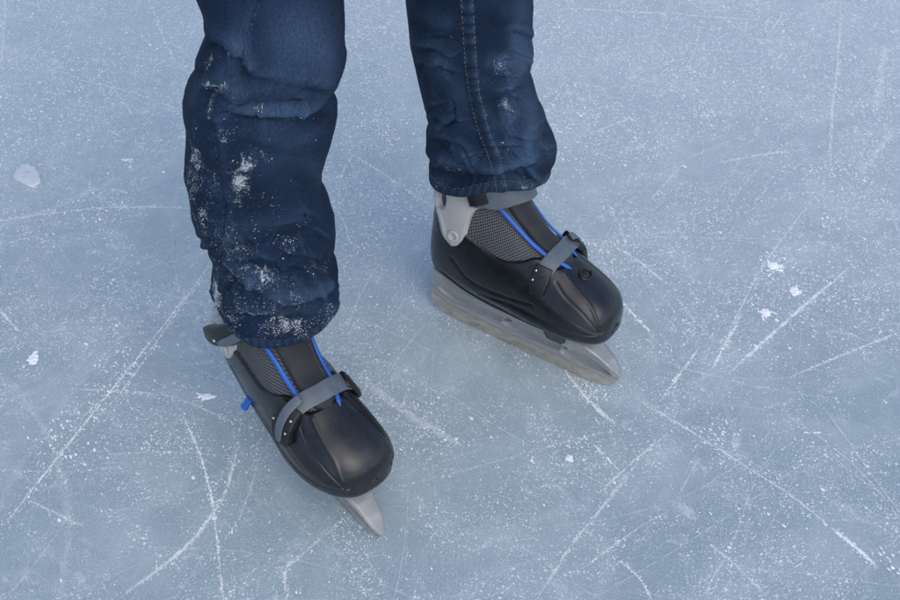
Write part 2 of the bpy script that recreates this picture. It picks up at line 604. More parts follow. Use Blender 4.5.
def make_skate(mirror, lever_out, label):
    """built in metres with +x to the toe, z up, origin on the ice under the middle of the blade.
       mirror=False: right foot (outer side -y); mirror=True: left foot"""
    root = bpy.data.objects.new('ice_skate', None)
    root.empty_display_size = 0.1
    col.objects.link(root)
    tag(root, label, 'ice skate', 'ice skates on the skater\'s feet')
    sgn = -1.0 if mirror else 1.0

    def xf_low(V):
        V = np.array(V)
        V[:, 1] *= sgn
        return V

    def xf(V):                                   # the boot sits a little back on its blade and above it
        V = np.array(V)
        V[:, 0] = V[:, 0] * BOOT_S + BOOT_X
        V[:, 1] *= sgn
        V[:, 2] += BOOT_Z
        return V

    # ---- liner: the whole inner boot, mesh fabric
    ztop = .262 if mirror else .222
    b = MB()
    b.grid(GS, keep=(GZ < ztop) | (GX > -.075))
    # closed top
    lin = b.build('liner', M['mesh'], root, xf=xf)
    me = lin.data
    uvl = me.uv_layers.new(name='surf')
    # arc-length-like coordinates
    lenu = np.cumsum(np.r_[0, np.linalg.norm(np.diff(GS[:, NV // 2 + NV // 6], axis=0), axis=1)])
    lenv = np.cumsum(np.r_[0, np.linalg.norm(np.diff(GS[NU * 7 // 12], axis=0), axis=1)])
    vi = np.empty(len(me.loops), np.int32)
    me.loops.foreach_get('vertex_index', vi)
    uvs = np.stack([lenu[vi // NV], lenv[vi % NV]], -1)
    uvl.data.foreach_set('uv', uvs.ravel().astype(np.float32))

    # ---- shell: black plastic, closed over the toe, low along the instep, high at the heel
    shell_line = [(-.30, .215), (-.150, .205), (-.125, .188), (-.100, .172), (-.070, .160), (-.035, .150), (-.012, .148),
                  (.010, .155), (.028, .163), (.046, .160), (.060, .155), (.068, .160), (.074, .175), (.078, .30), (.3, .30),
                  (.3, -.1), (-.3, -.1)]
    sl_ = [tuple(p) for p in cspline(shell_line[:14], 90)] + shell_line[14:]
    sd = sdf_poly(GX, GZ, sl_)
    aV = np.abs(GV)
    # moulded lines: rib from the buckle to the toe, a second one lower, a tread line above the sole
    def rib(pts, w, h, sign=0):
        P = cspline(pts, 40)
        D = np.full(GU.shape, 1e9)
        for k in range(len(P) - 1):
            a, c_ = P[k], P[k + 1]
            e_ = c_ - a
            wx, wz = (GU * .028 - a[0] * .028), ((aV if not sign else sign * GV) - a[1]) * .13
            ex, ez = e_[0] * .028, e_[1] * .13
            t_ = np.clip((wx * ex + wz * ez) / (ex * ex + ez * ez + 1e-12), 0, 1)
            D = np.minimum(D, np.hypot(wx - t_ * ex, wz - t_ * ez))
        return h * np.exp(-(D / w) ** 2)
    ex = rib([(4.4, .16), (3.6, .20), (2.6, .26), (1.8, .40)], .0022, .0010)
    ex += rib([(4.9, .42), (3.8, .46), (2.6, .52), (1.4, .56)], .0020, .0010)
    ex += rib([(8.6, .62), (7.4, .66), (6.0, .60), (5.0, .52)], .0013, -.0016)
    ex += rib([(8.8, .86), (7.2, .80), (5.6, .76)], .0015, -.0020)
    ex += rib([(8.0, .90), (7.0, .86)], .0022, -.0022)
    ex += rib([(1.3, .52), (2.2, .585), (3.8, .60), (5.4, .62), (7.0, .70)], .0013, -.0014)
    ex += rib([(4.45, .26), (3.9, .30), (3.0, .34), (2.2, .42), (1.7, .52)], .0012, -.0012)
    # thicker bumper along the sole and round the toe
    ex = ex + .0030 * np.exp(-((GZ - .082) / .007) ** 2) * (GZ < .12) * sstep(GX, -.16, .05)
    # the toe ridge above the bumper
    shell, _ = patch('boot_shell', None, sd, .0040, root, mirror, edge=.0024, extra=ex)
    # mounting blocks under ball and heel
    for x0, x1, zb, w0 in ((.050, .096, .044, .034), (-.126, -.060, .048, .020)):
        rings = []
        for t_ in np.linspace(0, 1, 9):
            z = zb + (0.078 - zb) * t_
            gx = .010 * (1 - t_)
            P = [(x0 + gx, -w0), (x0 + gx, w0), (x1 - gx * .6, w0), (x1 - gx * .6, -w0)]
            ring = []
            for k in range(4):
                a_, c_ = np.array(P[k]), np.array(P[(k + 1) % 4])
                for q in (0.12, .5, .88):
                    pp = a_ * (1 - q) + c_ * q
                    ring.append((pp[0], pp[1] * (.72 + .5 * t_), z))
            rings.append(ring)
        G = np.array(rings)
        shell.grid(G, close_v=True)
        n0 = shell.n - 9 * 12
        shell.f.append(tuple(n0 + k for k in range(12))); shell.m.append(0)
    sh = shell.build('boot_shell', M['shell'], root, xf=xf)

    # ---- sole welt: thin line between shell and blade holder
    b = MB()
    per = []
    us = np.linspace(.12, 8.6, 60)
    for s_, uu in ((1, us), (-1, us[::-1])):
        per.append(surf(uu, np.full(60, .80 * s_)) + surf_n(uu, np.full(60, .80 * s_)) * .0035)
    P = np.concatenate(per)
    b.sweep(np.vstack([P, P[:1]]), circ(.0022, 8), closed_ends=False)
    b.build('sole_welt', M['rubber'], root, xf=xf)

    # ---- tongue
    tw = np.interp(GU, [0, 4.2, 4.6, 5.2, 7, 9, 12], [0, .0, .10, .135, .17, .215, .25])
    sdt = (tw - aV) * .12
    sdt = np.minimum(sdt, (GU - 4.35) * .03)
    puff = .0035 * np.sin(np.clip(GU - 4.3, 0, 8) * 2.4) ** 2 * np.clip(1 - (aV / (tw + 1e-6)) ** 2, 0, 1)
    tb, _ = patch('tongue', None, sdt, .0045, root, mirror, edge=.003, extra=puff)
    tb.build('tongue', M['tongue'], root, xf=xf)

    # ---- piping: two raised blue cords beside the tongue
    for s_, u0, vtip in ((1, 4.25, .085), (-1, 4.40 if mirror else 4.75, .10)):
        uu = np.linspace(u0, 10.9, 90)
        vv = s_ * (np.interp(uu, [u0, u0 + .35, 5.2, 7, 9, 12], [vtip, .115, .165, .205, .245, .28]))
        p = surf(uu, vv) + surf_n(uu, vv) * .0050
        b = MB()
        w = surf_n(uu, vv)
        b.sweep(p, [(q[0] * .75, q[1] * 1.25) for q in circ(.0024, 10)], wdir=w,
                scales=np.clip((uu - u0) / .15, .35, 1))
        b.build('piping', M['blue'], root, xf=xf)

    # ---- laces collar end: small ring eyelet on the toe where the tongue ends
    b = MB()
    c0 = surf(np.array([3.72]), np.array([0.0]))[0]
    n0 = surf_n(np.array([3.72]), np.array([0.0]))[0]
    tx = np.array([1, 0, 0]) - n0 * n0[0]
    tx /= np.linalg.norm(tx)
    ty = np.cross(n0, tx)
    aa = np.linspace(0, 2 * math.pi, 41)
    ring = [c0 + n0 * .0042 + tx * .0085 * math.cos(a) + ty * .0105 * math.sin(a) for a in aa]
    b.sweep(ring, circ(.0020, 8), wdir=[n0] * 41, closed_ends=False)
    pl = [c0 + n0 * (.0058 - .0025 * (r / .008) ** 2) + tx * r * math.cos(a) + ty * r * math.sin(a) for r in np.linspace(.0005, .0065, 6) for a in aa]
    b.grid(np.array(pl).reshape(6, 41, 3))
    if mirror:
        b.build('toe_eyelet', M['rubber'], root, xf=xf)

    # ---- cuff: silver grey plastic collar with rivet and drop-shaped hole
    cuff_o = cspline([(-.0985, .140), (-.112, .150), (-.122, .172), (-.140, .194), (-.175, .206), (-.19, .26), (-.18, .36), (-.03, .40),
                      (.02, .34), (-.014, .262), (-.020, .228), (-.030, .214), (-.052, .212), (-.066, .206), (-.074, .188), (-.078, .158), (-.086, .142)], 120)
    cuff_o = np.vstack([cuff_o, [(-.0945, .138)]])
    sdc = sdf_poly(GX, GZ, cuff_o)
    hole = sdf_poly(GX, GZ, cspline([(-.119, .228), (-.126, .212), (-.127, .198), (-.121, .188), (-.113, .192), (-.110, .208), (-.113, .222)], 60))
    sdc = np.minimum(np.minimum(sdc, -hole), (ztop - .012 if mirror else .197) - GZ + .25 * np.clip(GX + .10, -1, .10))
    ridge = .0018 * np.exp(-((sdf_poly(GX, GZ, cuff_o) - .008) / .002) ** 2) * (GX < -.09)
    cb, _ = patch('cuff', None, sdc, .0085, root, mirror, edge=.0022, extra=ridge)
    cu = cb.build('cuff', M['cuff'], root, xf=xf)
    for s_ in (1, -1):
        # find the surface point by x,z on that side
        side = (GY * s_ > .01)
        d = np.hypot(GX + .0925, GZ - .158) + (~side) * 9
        k = np.unravel_index(np.argmin(d), d.shape)
        pc, nn = GS[k], GN[k]
        b = MB()
        prof = [(0, .0112), (.0085, .0112), (.0092, .0125), (.0078, .0142), (.0055, .0138), (.0048, .0128), (.0001, .0132)]
        t1 = np.cross(nn, [0, 0, 1.0]); t1 /= np.linalg.norm(t1)
        t2 = np.cross(nn, t1)
        G = np.array([[pc + nn * (h_ - .003) + (t1 * math.cos(a) + t2 * math.sin(a)) * r_ for a in np.linspace(0, 2 * math.pi, 25)] for r_, h_ in prof])
        b.grid(G)
        b.build('rivet', M['cuff'], cu, xf=xf)

    # ---- straps
    def strap_pts(uv_list, off, n=50):
        Q = cspline(uv_list, n)
        p = surf(Q[:, 0], Q[:, 1])
        nn = surf_n(Q[:, 0], Q[:, 1])
        o = np.interp(np.linspace(0, 1, n), np.linspace(0, 1, len(off)), off)
        return p + nn * o[:, None], nn, Q

    # toe strap (grey) from the outer buckle across the instep to the inner ladder
    p, nn, Q = strap_pts([(5.02, .33), (5.0, .25), (4.93, .13), (4.90, -.02), (4.96, -.18), (5.0, -.30)], [.0085, .0075, .0075, .0075, .0085, .0115])
    b = MB()
    b.sweep(p, rrect(.0013, .0118, .0009), wdir=nn)
    ts = b.build('toe_strap', M['strap'], root, xf=xf)
    # inner anchor block of the toe strap (black, with two small rivets)
    def block(path, off, wid, thick, name, mat, parent, taper=None):
        p_, n_, _ = strap_pts(path, off, 18)
        b_ = MB()
        sc_ = None
        if taper:
            tt = np.linspace(0, 1, 18)
            sc_ = [(1, float(np.interp(q, *taper))) for q in tt]
        b_.sweep(p_, rrect(thick, wid, min(thick, wid) * .6), wdir=n_, scales=sc_)
        return b_.build(name, mat, parent, xf=xf), p_, n_

    def rivets(p_, n_, idx, off, sp, r, parent):
        for k in idx:
            tg = p_[min(k + 1, len(p_) - 1)] - p_[k - 1]
            tg /= np.linalg.norm(tg)
            wd = np.cross(n_[k], tg)
            c_ = p_[k] + n_[k] * off + wd * sp
            t2_ = np.cross(n_[k], wd)
            b_ = MB()
            G_ = np.array([[c_ + n_[k] * r * math.cos(q) * .6 + (wd * math.cos(a) + t2_ * math.sin(a)) * r * math.sin(q) for a in np.linspace(0, 2 * math.pi, 13)] for q in np.linspace(0.02, math.pi / 2, 5)])
            b_.grid(G_)
            b_.build('rivet', M['rivet'], parent, xf=xf)

    anc, pa, na = block([(5.05, .235), (5.02, .29), (4.98, .35), (4.94, .41)], [.0085, .0085, .008, .006], .0125, .0038, 'strap_anchor', M['rubber'], root,
                        ([0, .5, 1], [.95, 1.05, .8]))
    rivets(pa, na, (4, 9), .0043, .0085, .0017, anc)
    # outer ratchet buckle: black body, grey lever lying on it
    buc, pb, nb = block([(5.05, -.21), (5.0, -.28), (4.9, -.35), (4.75, -.425)], [.0095, .0105, .0105, .008], .0165, .0056, 'ratchet_buckle', M['rubber'], root,
                        ([0, .5, 1], [.9, 1.05, .85]))
    rivets(pb, nb, (5, 11), .0060, .0115, .0018, buc)
    rivets(pb, nb, (8,), .0060, -.0125, .0016, buc)
    p2, n2, _ = strap_pts([(5.06, -.15), (5.03, -.24), (4.92, -.33), (4.78, -.405)], [.0150, .0175, .0175, .0155], 22)
    b = MB()
    b.sweep(p2, rrect(.0016, .0062, .0014), wdir=n2, scales=[(1, float(np.interp(q, [0, .15, .8, 1], [.9, 1, .95, .55]))) for q in np.linspace(0, 1, 22)])
    b.build('buckle_lever', M['strap'], buc, xf=xf)

    # ---- upper (cuff) strap and its lever
    p, nn, Q = strap_pts([(9.75, .37), (9.4, .29), (8.6, .17), (8.1, 0), (8.15, -.22), (8.7, -.42), (9.3, -.52)] if mirror else
                         [(9.5, .56), (9.3, .42), (8.95, .25), (8.8, 0), (8.95, -.22), (9.2, -.38), (9.5, -.50)],
                         [.012, .013, .0145, .0155, .0145, .014, .0135], 60)
    b = MB()
    b.sweep(p, rrect(.0014, .0125, .0010), wdir=nn)
    cs = b.build('cuff_strap', M['strap'], root, xf=xf)
    an2, pa, na = block([(9.6, .29), (9.75, .345), (9.9, .40)], [.0155, .0155, .014], .0105, .0040, 'strap_anchor', M['rubber'], root)
    # lever: pivots at the outer ankle and runs back past the heel
    k0 = strap_pts([(9.0, -.20), (9.2, -.31), (9.4, -.42), (9.6, -.53), (9.75, -.62)], [.0145, .0155, .0160, .0165, .0170], 30)
    b = MB()
    b.sweep(k0[0], rrect(.0055, .0145, .0042), wdir=k0[1], scales=[(1, float(np.interp(q, [0, .2, .8, 1], [.85, 1.05, .9, .55]))) for q in np.linspace(0, 1, 30)])
    bl = b.build('cuff_buckle', M['rubber'], root, xf=xf)
    rivets(k0[0], k0[1], (19,), .0056, .004, .0024, bl)
    k1 = strap_pts([(8.85, -.15), (8.95, -.25), (9.12, -.36), (9.3, -.45)], [.0190, .0215, .0220, .0215], 24)
    b = MB()
    b.sweep(k1[0] + np.array([0, 0, -.002]), rrect(.0014, .0062, .0012), wdir=k1[1], scales=[(1, float(np.interp(q, [0, .2, .8, 1], [1.1, 1, .9, .4]))) for q in np.linspace(0, 1, 24)])
    b.build('buckle_lever', M['strap'], bl, xf=xf)

    # ---- blue release tab low on the outer side, near the heel
    b = MB()
    side = (GY < -.01)
    d = np.hypot(GX + .055, GZ - .093) + (~side) * 9
    k = np.unravel_index(np.argmin(d), d.shape)
    pc, nn_ = GS[k], GN[k]
    q0 = [pc + nn_ * (.002 + .011 * t_) + np.array([0, 0, -.010 * t_]) for t_ in np.linspace(0, 1, 8)]
    b.sweep(q0, rrect(.0035, .0058, .0024), wdir=[np.array([0, 0, 1.0])] * 8, scales=[1, 1, .95, .9, .85, .9, 1.0, .8])
    b.build('pull_tab', M['blue'], root, xf=xf)

    # ---- blade holder
    n1, n2_ = 220, 64
    xs = np.linspace(-.147, .153, n1)
    top = np.interp(xs, [-.147, -.140, -.125, -.05, .00, .05, .085, .100, .118, .136, .146, .1505, .153],
                    [.070, .080, .082, .077, .073, .070, .068, .066, .058, .047, .039, .034, .029])
    bot = np.interp(xs, [-.147, -.140, -.120, -.09, .10, .130, .143, .149, .153], [.044, .034, .0245, .021, .020, .0195, .0200, .0225, .028])
    rings = []
    for i, x in enumerate(xs):
        r_ = []
        endf = np.clip(min((x + .147) / .012, (.153 - x) / .012), 0, 1) ** .5
        for t_ in np.linspace(0, 1, n2_):
            z = bot[i] + (top[i] - bot[i]) * t_
            h = .0042 + (.0225 - .0042) * np.interp(t_, [0, .25, .6, 1], [.08, .22, .62, 1.0]) * np.interp(x, [-.147, -.12, .06, .11, .153], [.8, 1, 1, .60, .13])
            # sunk lens-shaped panels with crisp rims between the towers
            for cx_, lx_, ct_, lt_ in ((-.068, .060, .50, .27), (.028, .050, .46, .25), (.108, .036, .42, .26)):
                q_ = 1 - (abs((x - cx_ - .05 * (t_ - .5)) / lx_) ** 2.4 + abs((t_ - ct_) / lt_) ** 2.4)
                h -= .0050 * float(sstep(q_, 0.0, .16))
                h += .0014 * math.exp(-(q_ / .10) ** 2)
            h += .0016 * float(sstep(t_, .84, .87))
            h += .0012 * math.exp(-((t_ - .10) / .04) ** 2)
            h = min(h, .0225)
            h *= .25 + .75 * endf
            if t_ == 0 or t_ == 1:
                h *= .6
            r_.append((x, max(h, .0012), z))
        rings.append(r_)
    R = np.array(rings)
    L = R.copy(); L[..., 1] *= -1
    G = np.concatenate([R, L[:, ::-1]], axis=1)
    b = MB()
    b.grid(G, close_v=True)
    k = G.shape[1]
    b.f.append(tuple(range(k))); b.m.append(0)
    b.f.append(tuple((n1 - 1) * k + j for j in range(k))[::-1]); b.m.append(0)
    hold = b.build('blade_holder', M['holder'], root, xf=xf_low)

    # ---- blade: steel runner with a rockered underside
    xs = np.linspace(-.143, .150, 80)
    bz = np.interp(xs, [-.143, -.139, -.130, -.10, 0, .10, .125, .140, .147, .150], [.020, .010, .0035, .0006, 0, .0006, .0032, .0085, .0145, .022])
    tz = np.interp(xs, [-.143, -.12, .12, .150], [.040, .027, .0255, .0265])
    rings = []
    for x, zb, zt in zip(xs, bz, tz):
        rings.append([(x, .0017, zb + .0005), (x, .0017, zt), (x, -.0017, zt), (x, -.0017, zb + .0005), (x, -.0007, zb), (x, .0007, zb)])
    b = MB()
    G = np.array(rings)
    b.grid(G, close_v=True)
    b.f.append(tuple(range(6))); b.m.append(0)
    b.f.append(tuple((79) * 6 + j for j in range(6))[::-1]); b.m.append(0)
    b.build('blade', M['steel'], root, smooth=False, xf=xf_low)
    return root


def set_on_ice(root, heel_px, tip_px, roll=0.0, shift=0.0):
    a, c = ground(*heel_px), ground(*tip_px)
    d = c - a
    L = float(np.hypot(d[0], d[1]))
    yaw = math.atan2(d[1], d[0])
    mid = (a + c) / 2
    root.location = (mid[0], mid[1], 0.0)
    root.rotation_euler = (roll, 0, yaw)
    root.rotation_mode = 'XYZ'
    print('blade length px->m', round(L, 3), 'yaw', round(math.degrees(yaw), 1), 'loc', mid)
    return mid, yaw, roll


RS = make_skate(False, True, 'forward black ice skate pointing at the viewer, with black ankle lever and blue side tab')
LS = make_skate(True, True, 'rear black ice skate turned sideways, showing its silver cuff and full length blade holder')
RM = set_on_ice(RS, (251, 402), (374, 539), roll=-0.05)
LM = set_on_ice(LS, (431, 307), (610, 390), roll=-0.18)

# ------------------------------------------------------------------ jeans
EDGE = {
    'R': (np.array([(-60, 218), (0, 217), (13, 215), (25, 212), (32, 213), (45, 205), (60, 197), (73, 196), (85, 190), (97, 185), (110, 185), (133, 187), (150, 188),
                    (187, 190), (207, 193), (225, 202), (240, 209), (260, 215), (280, 213), (293, 213), (305, 217), (330, 217)], float),
          np.array([(-60, 351), (0, 348), (33, 345), (48, 344), (57, 346), (77, 340), (92, 331), (97, 330), (103, 337), (115, 337), (143, 330), (163, 321), (187, 319),
                    (200, 323), (220, 333), (235, 335), (247, 334), (265, 328), (272, 330), (283, 336), (310, 338), (330, 337)], float)),
    'L': (np.array([(-60, 400), (0, 406), (18, 408), (48, 411), (73, 417), (106, 425), (125, 430), (135, 430), (143, 427), (150, 432), (156, 434), (170, 431),
                    (187, 429), (220, 430)], float),
          np.array([(-60, 530), (0, 531), (62, 531), (73, 529), (99, 537), (125, 546), (139, 552), (150, 555), (158, 553), (166, 547), (176, 546),
                    (190, 547), (220, 547)], float)),
}


def skate_world(mid_yaw, x, z, y=0.0):
    mid, yaw, roll = mid_yaw
    c, s = math.cos(yaw), math.sin(yaw)
    y, z = y * math.cos(roll) - z * math.sin(roll), y * math.sin(roll) + z * math.cos(roll)
    return np.array([mid[0] + c * x - s * y, mid[1] + s * x + c * y, z])


RA = skate_world(RM, -.085, .26)
LA = skate_world(LM, -.085, .26)
HIP = {'R': np.array([-.235, RA[1] + .10, .93]), 'L': np.array([-.045, RA[1] + .10, .93])}
KNEE = {'R': RA[1] - .045, 'L': LA[1] - .05}
print('ankles', RA, LA, project(RA), project(LA))

CREASE = {
    # polyline px, depth (m), width px, ridge side (+1: ridge on the upper/left side)
    'R': [
        ([(238, 60), (246, 77), (268, 85), (300, 89), (334, 98)], .0085, 6, 1),
        ([(205, 92), (222, 97), (250, 103), (285, 104), (318, 100)], .0070, 6, 1),
        ([(214, 108), (240, 116), (275, 122), (305, 121), (340, 108)], .0090, 5.5, 1),
        ([(200, 40), (222, 52), (236, 62), (240, 72)], .0080, 6, 1),
        ([(262, -10), (254, 18), (246, 44), (238, 66)], .0045, 3, -1),
        ([(237, 72), (222, 84), (208, 94), (204, 112)], .0060, 5, -1),
        ([(210, 98), (214, 130), (217, 170), (222, 215), (218, 262)], .0035, 4, 1),
        ([(333, 262), (312, 272), (285, 276), (258, 268), (236, 262)], .0120, 6.5, 1),
        ([(214, 262), (226, 274), (246, 286), (272, 290)], .0075, 6, 1),
        ([(228, 240), (255, 243), (290, 236), (318, 222)], .0050, 9, 1),
        ([(332, 215), (310, 196), (290, 170)], .0045, 9, -1),
        ([(222, 306), (255, 318), (295, 320), (338, 306)], .0060, 6, 1),
        ([(338, 290), (318, 300), (296, 303)], .0060, 5, 1),
        ([(300, 30), (296, 60), (305, 84)], .0030, 10, 1),
        ([(240, 130), (262, 150), (300, 158), (326, 150)], .0030, 9, 1),
        ([(195, 190), (215, 205), (240, 212)], .0040, 7, 1),
        ([(212, 246), (232, 250), (250, 246)], .0050, 5, 1),
    ],
    'L': [
        ([(463, 60), (468, 100), (478, 140), (490, 172)], .0030, 7, 1),
        ([(478, 82), (497, 68), (514, 46), (526, 18)], .0070, 8, -1),
        ([(480, 112), (500, 104), (517, 86), (524, 66)], .0045, 8, -1),
        ([(424, 132), (438, 146), (452, 160), (474, 170)], .0080, 6, 1),
        ([(412, 52), (424, 80), (440, 104), (462, 118)], .0050, 9, 1),
        ([(427, 168), (452, 176), (480, 180), (505, 176), (530, 166), (556, 150)], .0110, 5.5, 1),
        ([(500, 158), (508, 138), (512, 118), (508, 96)], .0060, 8, -1),
        ([(552, 132), (535, 146), (516, 160)], .0060, 6, 1),
        ([(409, 20), (430, 34), (455, 38)], .0050, 8, 1),
        ([(484, 20), (500, 28), (528, 24)], .0030, 9, 1),
        ([(430, 118), (444, 132), (448, 152)], .0035, 6, -1),
    ],
}
SEAM = {'R': [(266, -60), (260, -10), (252, 18), (243, 46), (238, 66), (225, 84), (212, 100), (213, 130), (216, 170), (221, 215), (217, 262), (226, 300), (236, 322)],
        'L': [(464, -60), (467, 0), (470, 50), (474, 90), (484, 130), (496, 163), (501, 188), (503, 215)]}
# frost blobs: px, py, radius x, radius y, strength
FROST = {
    'R': [(245, 160, 14, 16, .85), (240, 178, 12, 22, .9), (262, 150, 12, 18, .55), (238, 205, 9, 16, .6), (196, 165, 9, 38, .75), (213, 190, 8, 60, .45), (218, 84, 16, 8, .9),
          (211, 105, 4, 16, .9), (262, 106, 10, 6, .65), (285, 241, 14, 12, .6), (240, 250, 26, 12, .55), (300, 225, 18, 8, .4), (265, 280, 26, 16, .65), (285, 296, 26, 12, .6),
          (245, 310, 26, 14, .75), (288, 326, 40, 14, .72), (318, 268, 12, 10, .6), (216, 292, 6, 26, .9), (212, 62, 10, 16, .5), (225, 130, 14, 20, .45), (300, 120, 30, 8, .35),
          (205, 215, 8, 26, .6), (238, 232, 30, 20, .4), (325, 315, 14, 18, .55), (225, 35, 16, 28, .32), (270, 200, 30, 20, .28)],
    'L': [(500, 68, 12, 10, .55), (508, 104, 9, 16, .55), (495, 55, 20, 10, .30), (455, 165, 22, 16, .40), (440, 185, 14, 10, .40), (450, 40, 10, 8, .35), (500, 150, 16, 20, .30),
          (520, 185, 26, 8, .5), (478, 120, 20, 30, .2)],
}
FADE = {
    'R': [(300, 40, 34, 36, .75), (238, 45, 14, 30, .5), (325, 60, 14, 30, .5), (280, 150, 50, 40, .25), (270, 110, 50, 8, .4)],
    'L': [(520, 40, 10, 46, .8), (505, 62, 18, 8, .9), (512, 115, 7, 30, .7), (440, 60, 18, 50, .35), (455, 100, 16, 40, .35), (530, 130, 14, 22, .5), (440, 180, 14, 8, .6), (452, 158, 16, 6, .6), (525, 182, 24, 6, .6)],
}


def seg_dist(px, py, poly):
    """signed distance (px) to polyline, + on its upper/left side, and the position along it 0..1"""
    P = cspline(poly, 30)
    best = np.full(px.shape, 1e9); sgn = np.ones(px.shape); al = np.zeros(px.shape)
    for k in range(len(P) - 1):
        a, c = P[k], P[k + 1]
        e = c - a
        wx, wy = px - a[0], py - a[1]
        tt = (wx * e[0] + wy * e[1]) / (e.dot(e) + 1e-9)
        t_ = np.clip(tt, 0, 1)
        d = np.hypot(wx - t_ * e[0], wy - t_ * e[1])
        m = d < best
        cr = e[0] * wy - e[1] * wx
        best = np.where(m, d, best); sgn = np.where(m, np.where(cr < 0, 1, -1), sgn); al = np.where(m, (k + t_) / (len(P) - 1), al)
    return best * sgn, al


NR, NT_ = 330, 260
LEG = {}


def leg_surface(side):
    ank = RA if side == 'R' else LA
    Lt, Rt = EDGE[side]
    hz = {'R': .232, 'L': .240}[side]
    zs = np.concatenate([np.linspace(hz, .60, 290), np.linspace(.604, .90, NR - 290)])
    th = np.linspace(0, 2 * math.pi, NT_, endpoint=False)       # th = 0 faces the camera (-y)
    cen, rad = [], []
    for z in zs:
        y = np.interp(z, [hz, .50, .58, .90], [ank[1] + .0, KNEE[side] + .01, KNEE[side], HIP[side][1]])
        dep = y * CP - (z - H) * SP
        py = 300 - F * (y * SP + (z - H) * CP) / dep
        l, r = np.interp(py, Lt[:, 0], Lt[:, 1]), np.interp(py, Rt[:, 0], Rt[:, 1])
        x = ((l + r) / 2 - 450) * dep / F
        w = (r - l) / 2 * dep / F
        if z > .58:
            k = sstep(np.array(z), .58, .90)
            x = x * (1 - k) + HIP[side][0] * k
            w = w * (1 - k) + .098 * k
        cen.append((x, y, z)); rad.append(w)
    cen, rad = np.array(cen), np.array(rad)
    # depth radius is smoother than the outline
    ker = np.ones(31) / 31
    rs = np.convolve(np.pad(rad, 15, 'edge'), ker, 'valid')
    Z = np.repeat(cen[:, 2:3], NT_, 1)
    ct, stt = np.cos(th)[None], np.sin(th)[None]
    X = cen[:, 0:1] + rad[:, None] * stt
    Y = cen[:, 1:2] - rs[:, None] * ct * 1.02
    # hem is not level
    low = 1 - sstep(Z, hz, hz + .16)
    if side == 'L':
        f = np.exp(-((th - 0.15) / .9) ** 2) + np.exp(-((th - 0.15 - 2 * math.pi) / .9) ** 2)
        Z = Z + (.040 * f[None] + .012 * np.exp(-((th - 1.5) / .6) ** 2)[None]) * low
    else:
        f = np.exp(-((th - 5.15) / .5) ** 2)
        Z = Z + (.016 * f[None] - .004 * np.cos(th)[None]) * low
    G = np.stack([X, Y, Z], -1)
    nrm = np.stack([np.broadcast_to(stt, X.shape) / 1, -np.broadcast_to(ct, X.shape), np.zeros_like(X)], -1)
    px, py, _ = project(G)
    front = sstep(ct, -.05, .35)
    D = np.zeros(X.shape); ridge_f = np.zeros(X.shape)
    for poly, dep_, w, sg in CREASE[side]:
        d, al = seg_dist(px, py, poly)
        d = d * sg
        end = sstep(al, 0, .18) * (1 - sstep(al, .80, 1.0)) * .8 + .2
        # sharp-bottomed valley with a full roll beside it
        D += -dep_ * end * np.exp(-np.abs(d / w) ** 1.3) + dep_ * .55 * end * np.exp(-((d - w * 2.2) / (w * 1.5)) ** 2)
        D += dep_ * .15 * end * np.exp(-((d + w * 2.6) / (w * 1.8)) ** 2)
        ridge_f += end * np.exp(-((d - w * 2.2) / (w * .9)) ** 2) * min(1, dep_ / .008)
    # many small sharp creases
    rg = np.random.default_rng(5 if side == 'R' else 9)
    cents = {'R': [(250, 80), (300, 105), (225, 110), (300, 265), (240, 275), (280, 300), (320, 215), (230, 245), (225, 60), (320, 290)],
             'L': [(430, 110), (440, 150), (520, 60), (530, 110), (500, 150), (460, 175), (530, 160), (430, 50), (450, 130), (520, 90)]}[side]
    for k in range(90):
        cx_, cy_ = cents[rg.integers(len(cents))]
        cx_ += rg.normal(0, 16); cy_ += rg.normal(0, 14)
        an_ = rg.choice([rg.normal(.25, .3), rg.normal(-.45, .35), rg.normal(1.2, .3)])
        ln = rg.uniform(9, 26)
        bend = rg.normal(0, 4)
        q = [(cx_ - ln * math.cos(an_), cy_ - ln * math.sin(an_)), (cx_ - bend * math.sin(an_), cy_ + bend * math.cos(an_)), (cx_ + ln * math.cos(an_), cy_ + ln * math.sin(an_))]
        d, al = seg_dist(px, py, q)
        end = sstep(al, 0, .45) * (1 - sstep(al, .55, 1.0))
        w = rg.uniform(1.3, 3.2)
        dp = rg.uniform(.0010, .0030) * (w / 2.4)
        D += dp * end * (-np.exp(-np.abs(d / w) ** 1.4) + .8 * np.exp(-((d - w * 1.9) / (w * 1.1)) ** 2))
        ridge_f += .5 * end * np.exp(-((d - w * 1.9) / (w * .8)) ** 2)
    # broad and small undulations (3-D noise so they wrap the leg)
    base = 11.0 if side == 'R' else 37.0
    N = np.zeros(X.shape)
    for i in range(0, NR):
        for j in range(0, NT_):
            p = Vector((X[i, j] * 13 + base, Y[i, j] * 13, Z[i, j] * 15 + 4 * X[i, j]))
            q = Vector((X[i, j] * 45 + base, Y[i, j] * 45, Z[i, j] * 60 + 14 * X[i, j]))
            n1 = mnoise.noise(p)
            N[i, j] = .0058 * n1 + .0016 * mnoise.noise(q * .7) + .0004 * mnoise.noise(q * 2.0)
    # back of the leg gets stacked folds
    back = sstep(-ct, 0.0, .6)
    N += back * .006 * np.sin(Z * 95 + 2.0 * np.sin(th)[None] + base) * (1 - sstep(Z, .35, .5))
    edge_keep = sstep(np.abs(ct), 0.0, .30) * .8 + .2
    D = D * front + N * edge_keep
    # seam: a flat raised cord
    d, al = seg_dist(px, py, SEAM[side])
    vis = (Z < .60)
    sw = 1.7 if side == 'R' else 4.2
    pk = np.sin(al * (150 if side == 'L' else 110) + 2.2 * np.sin(al * 31))
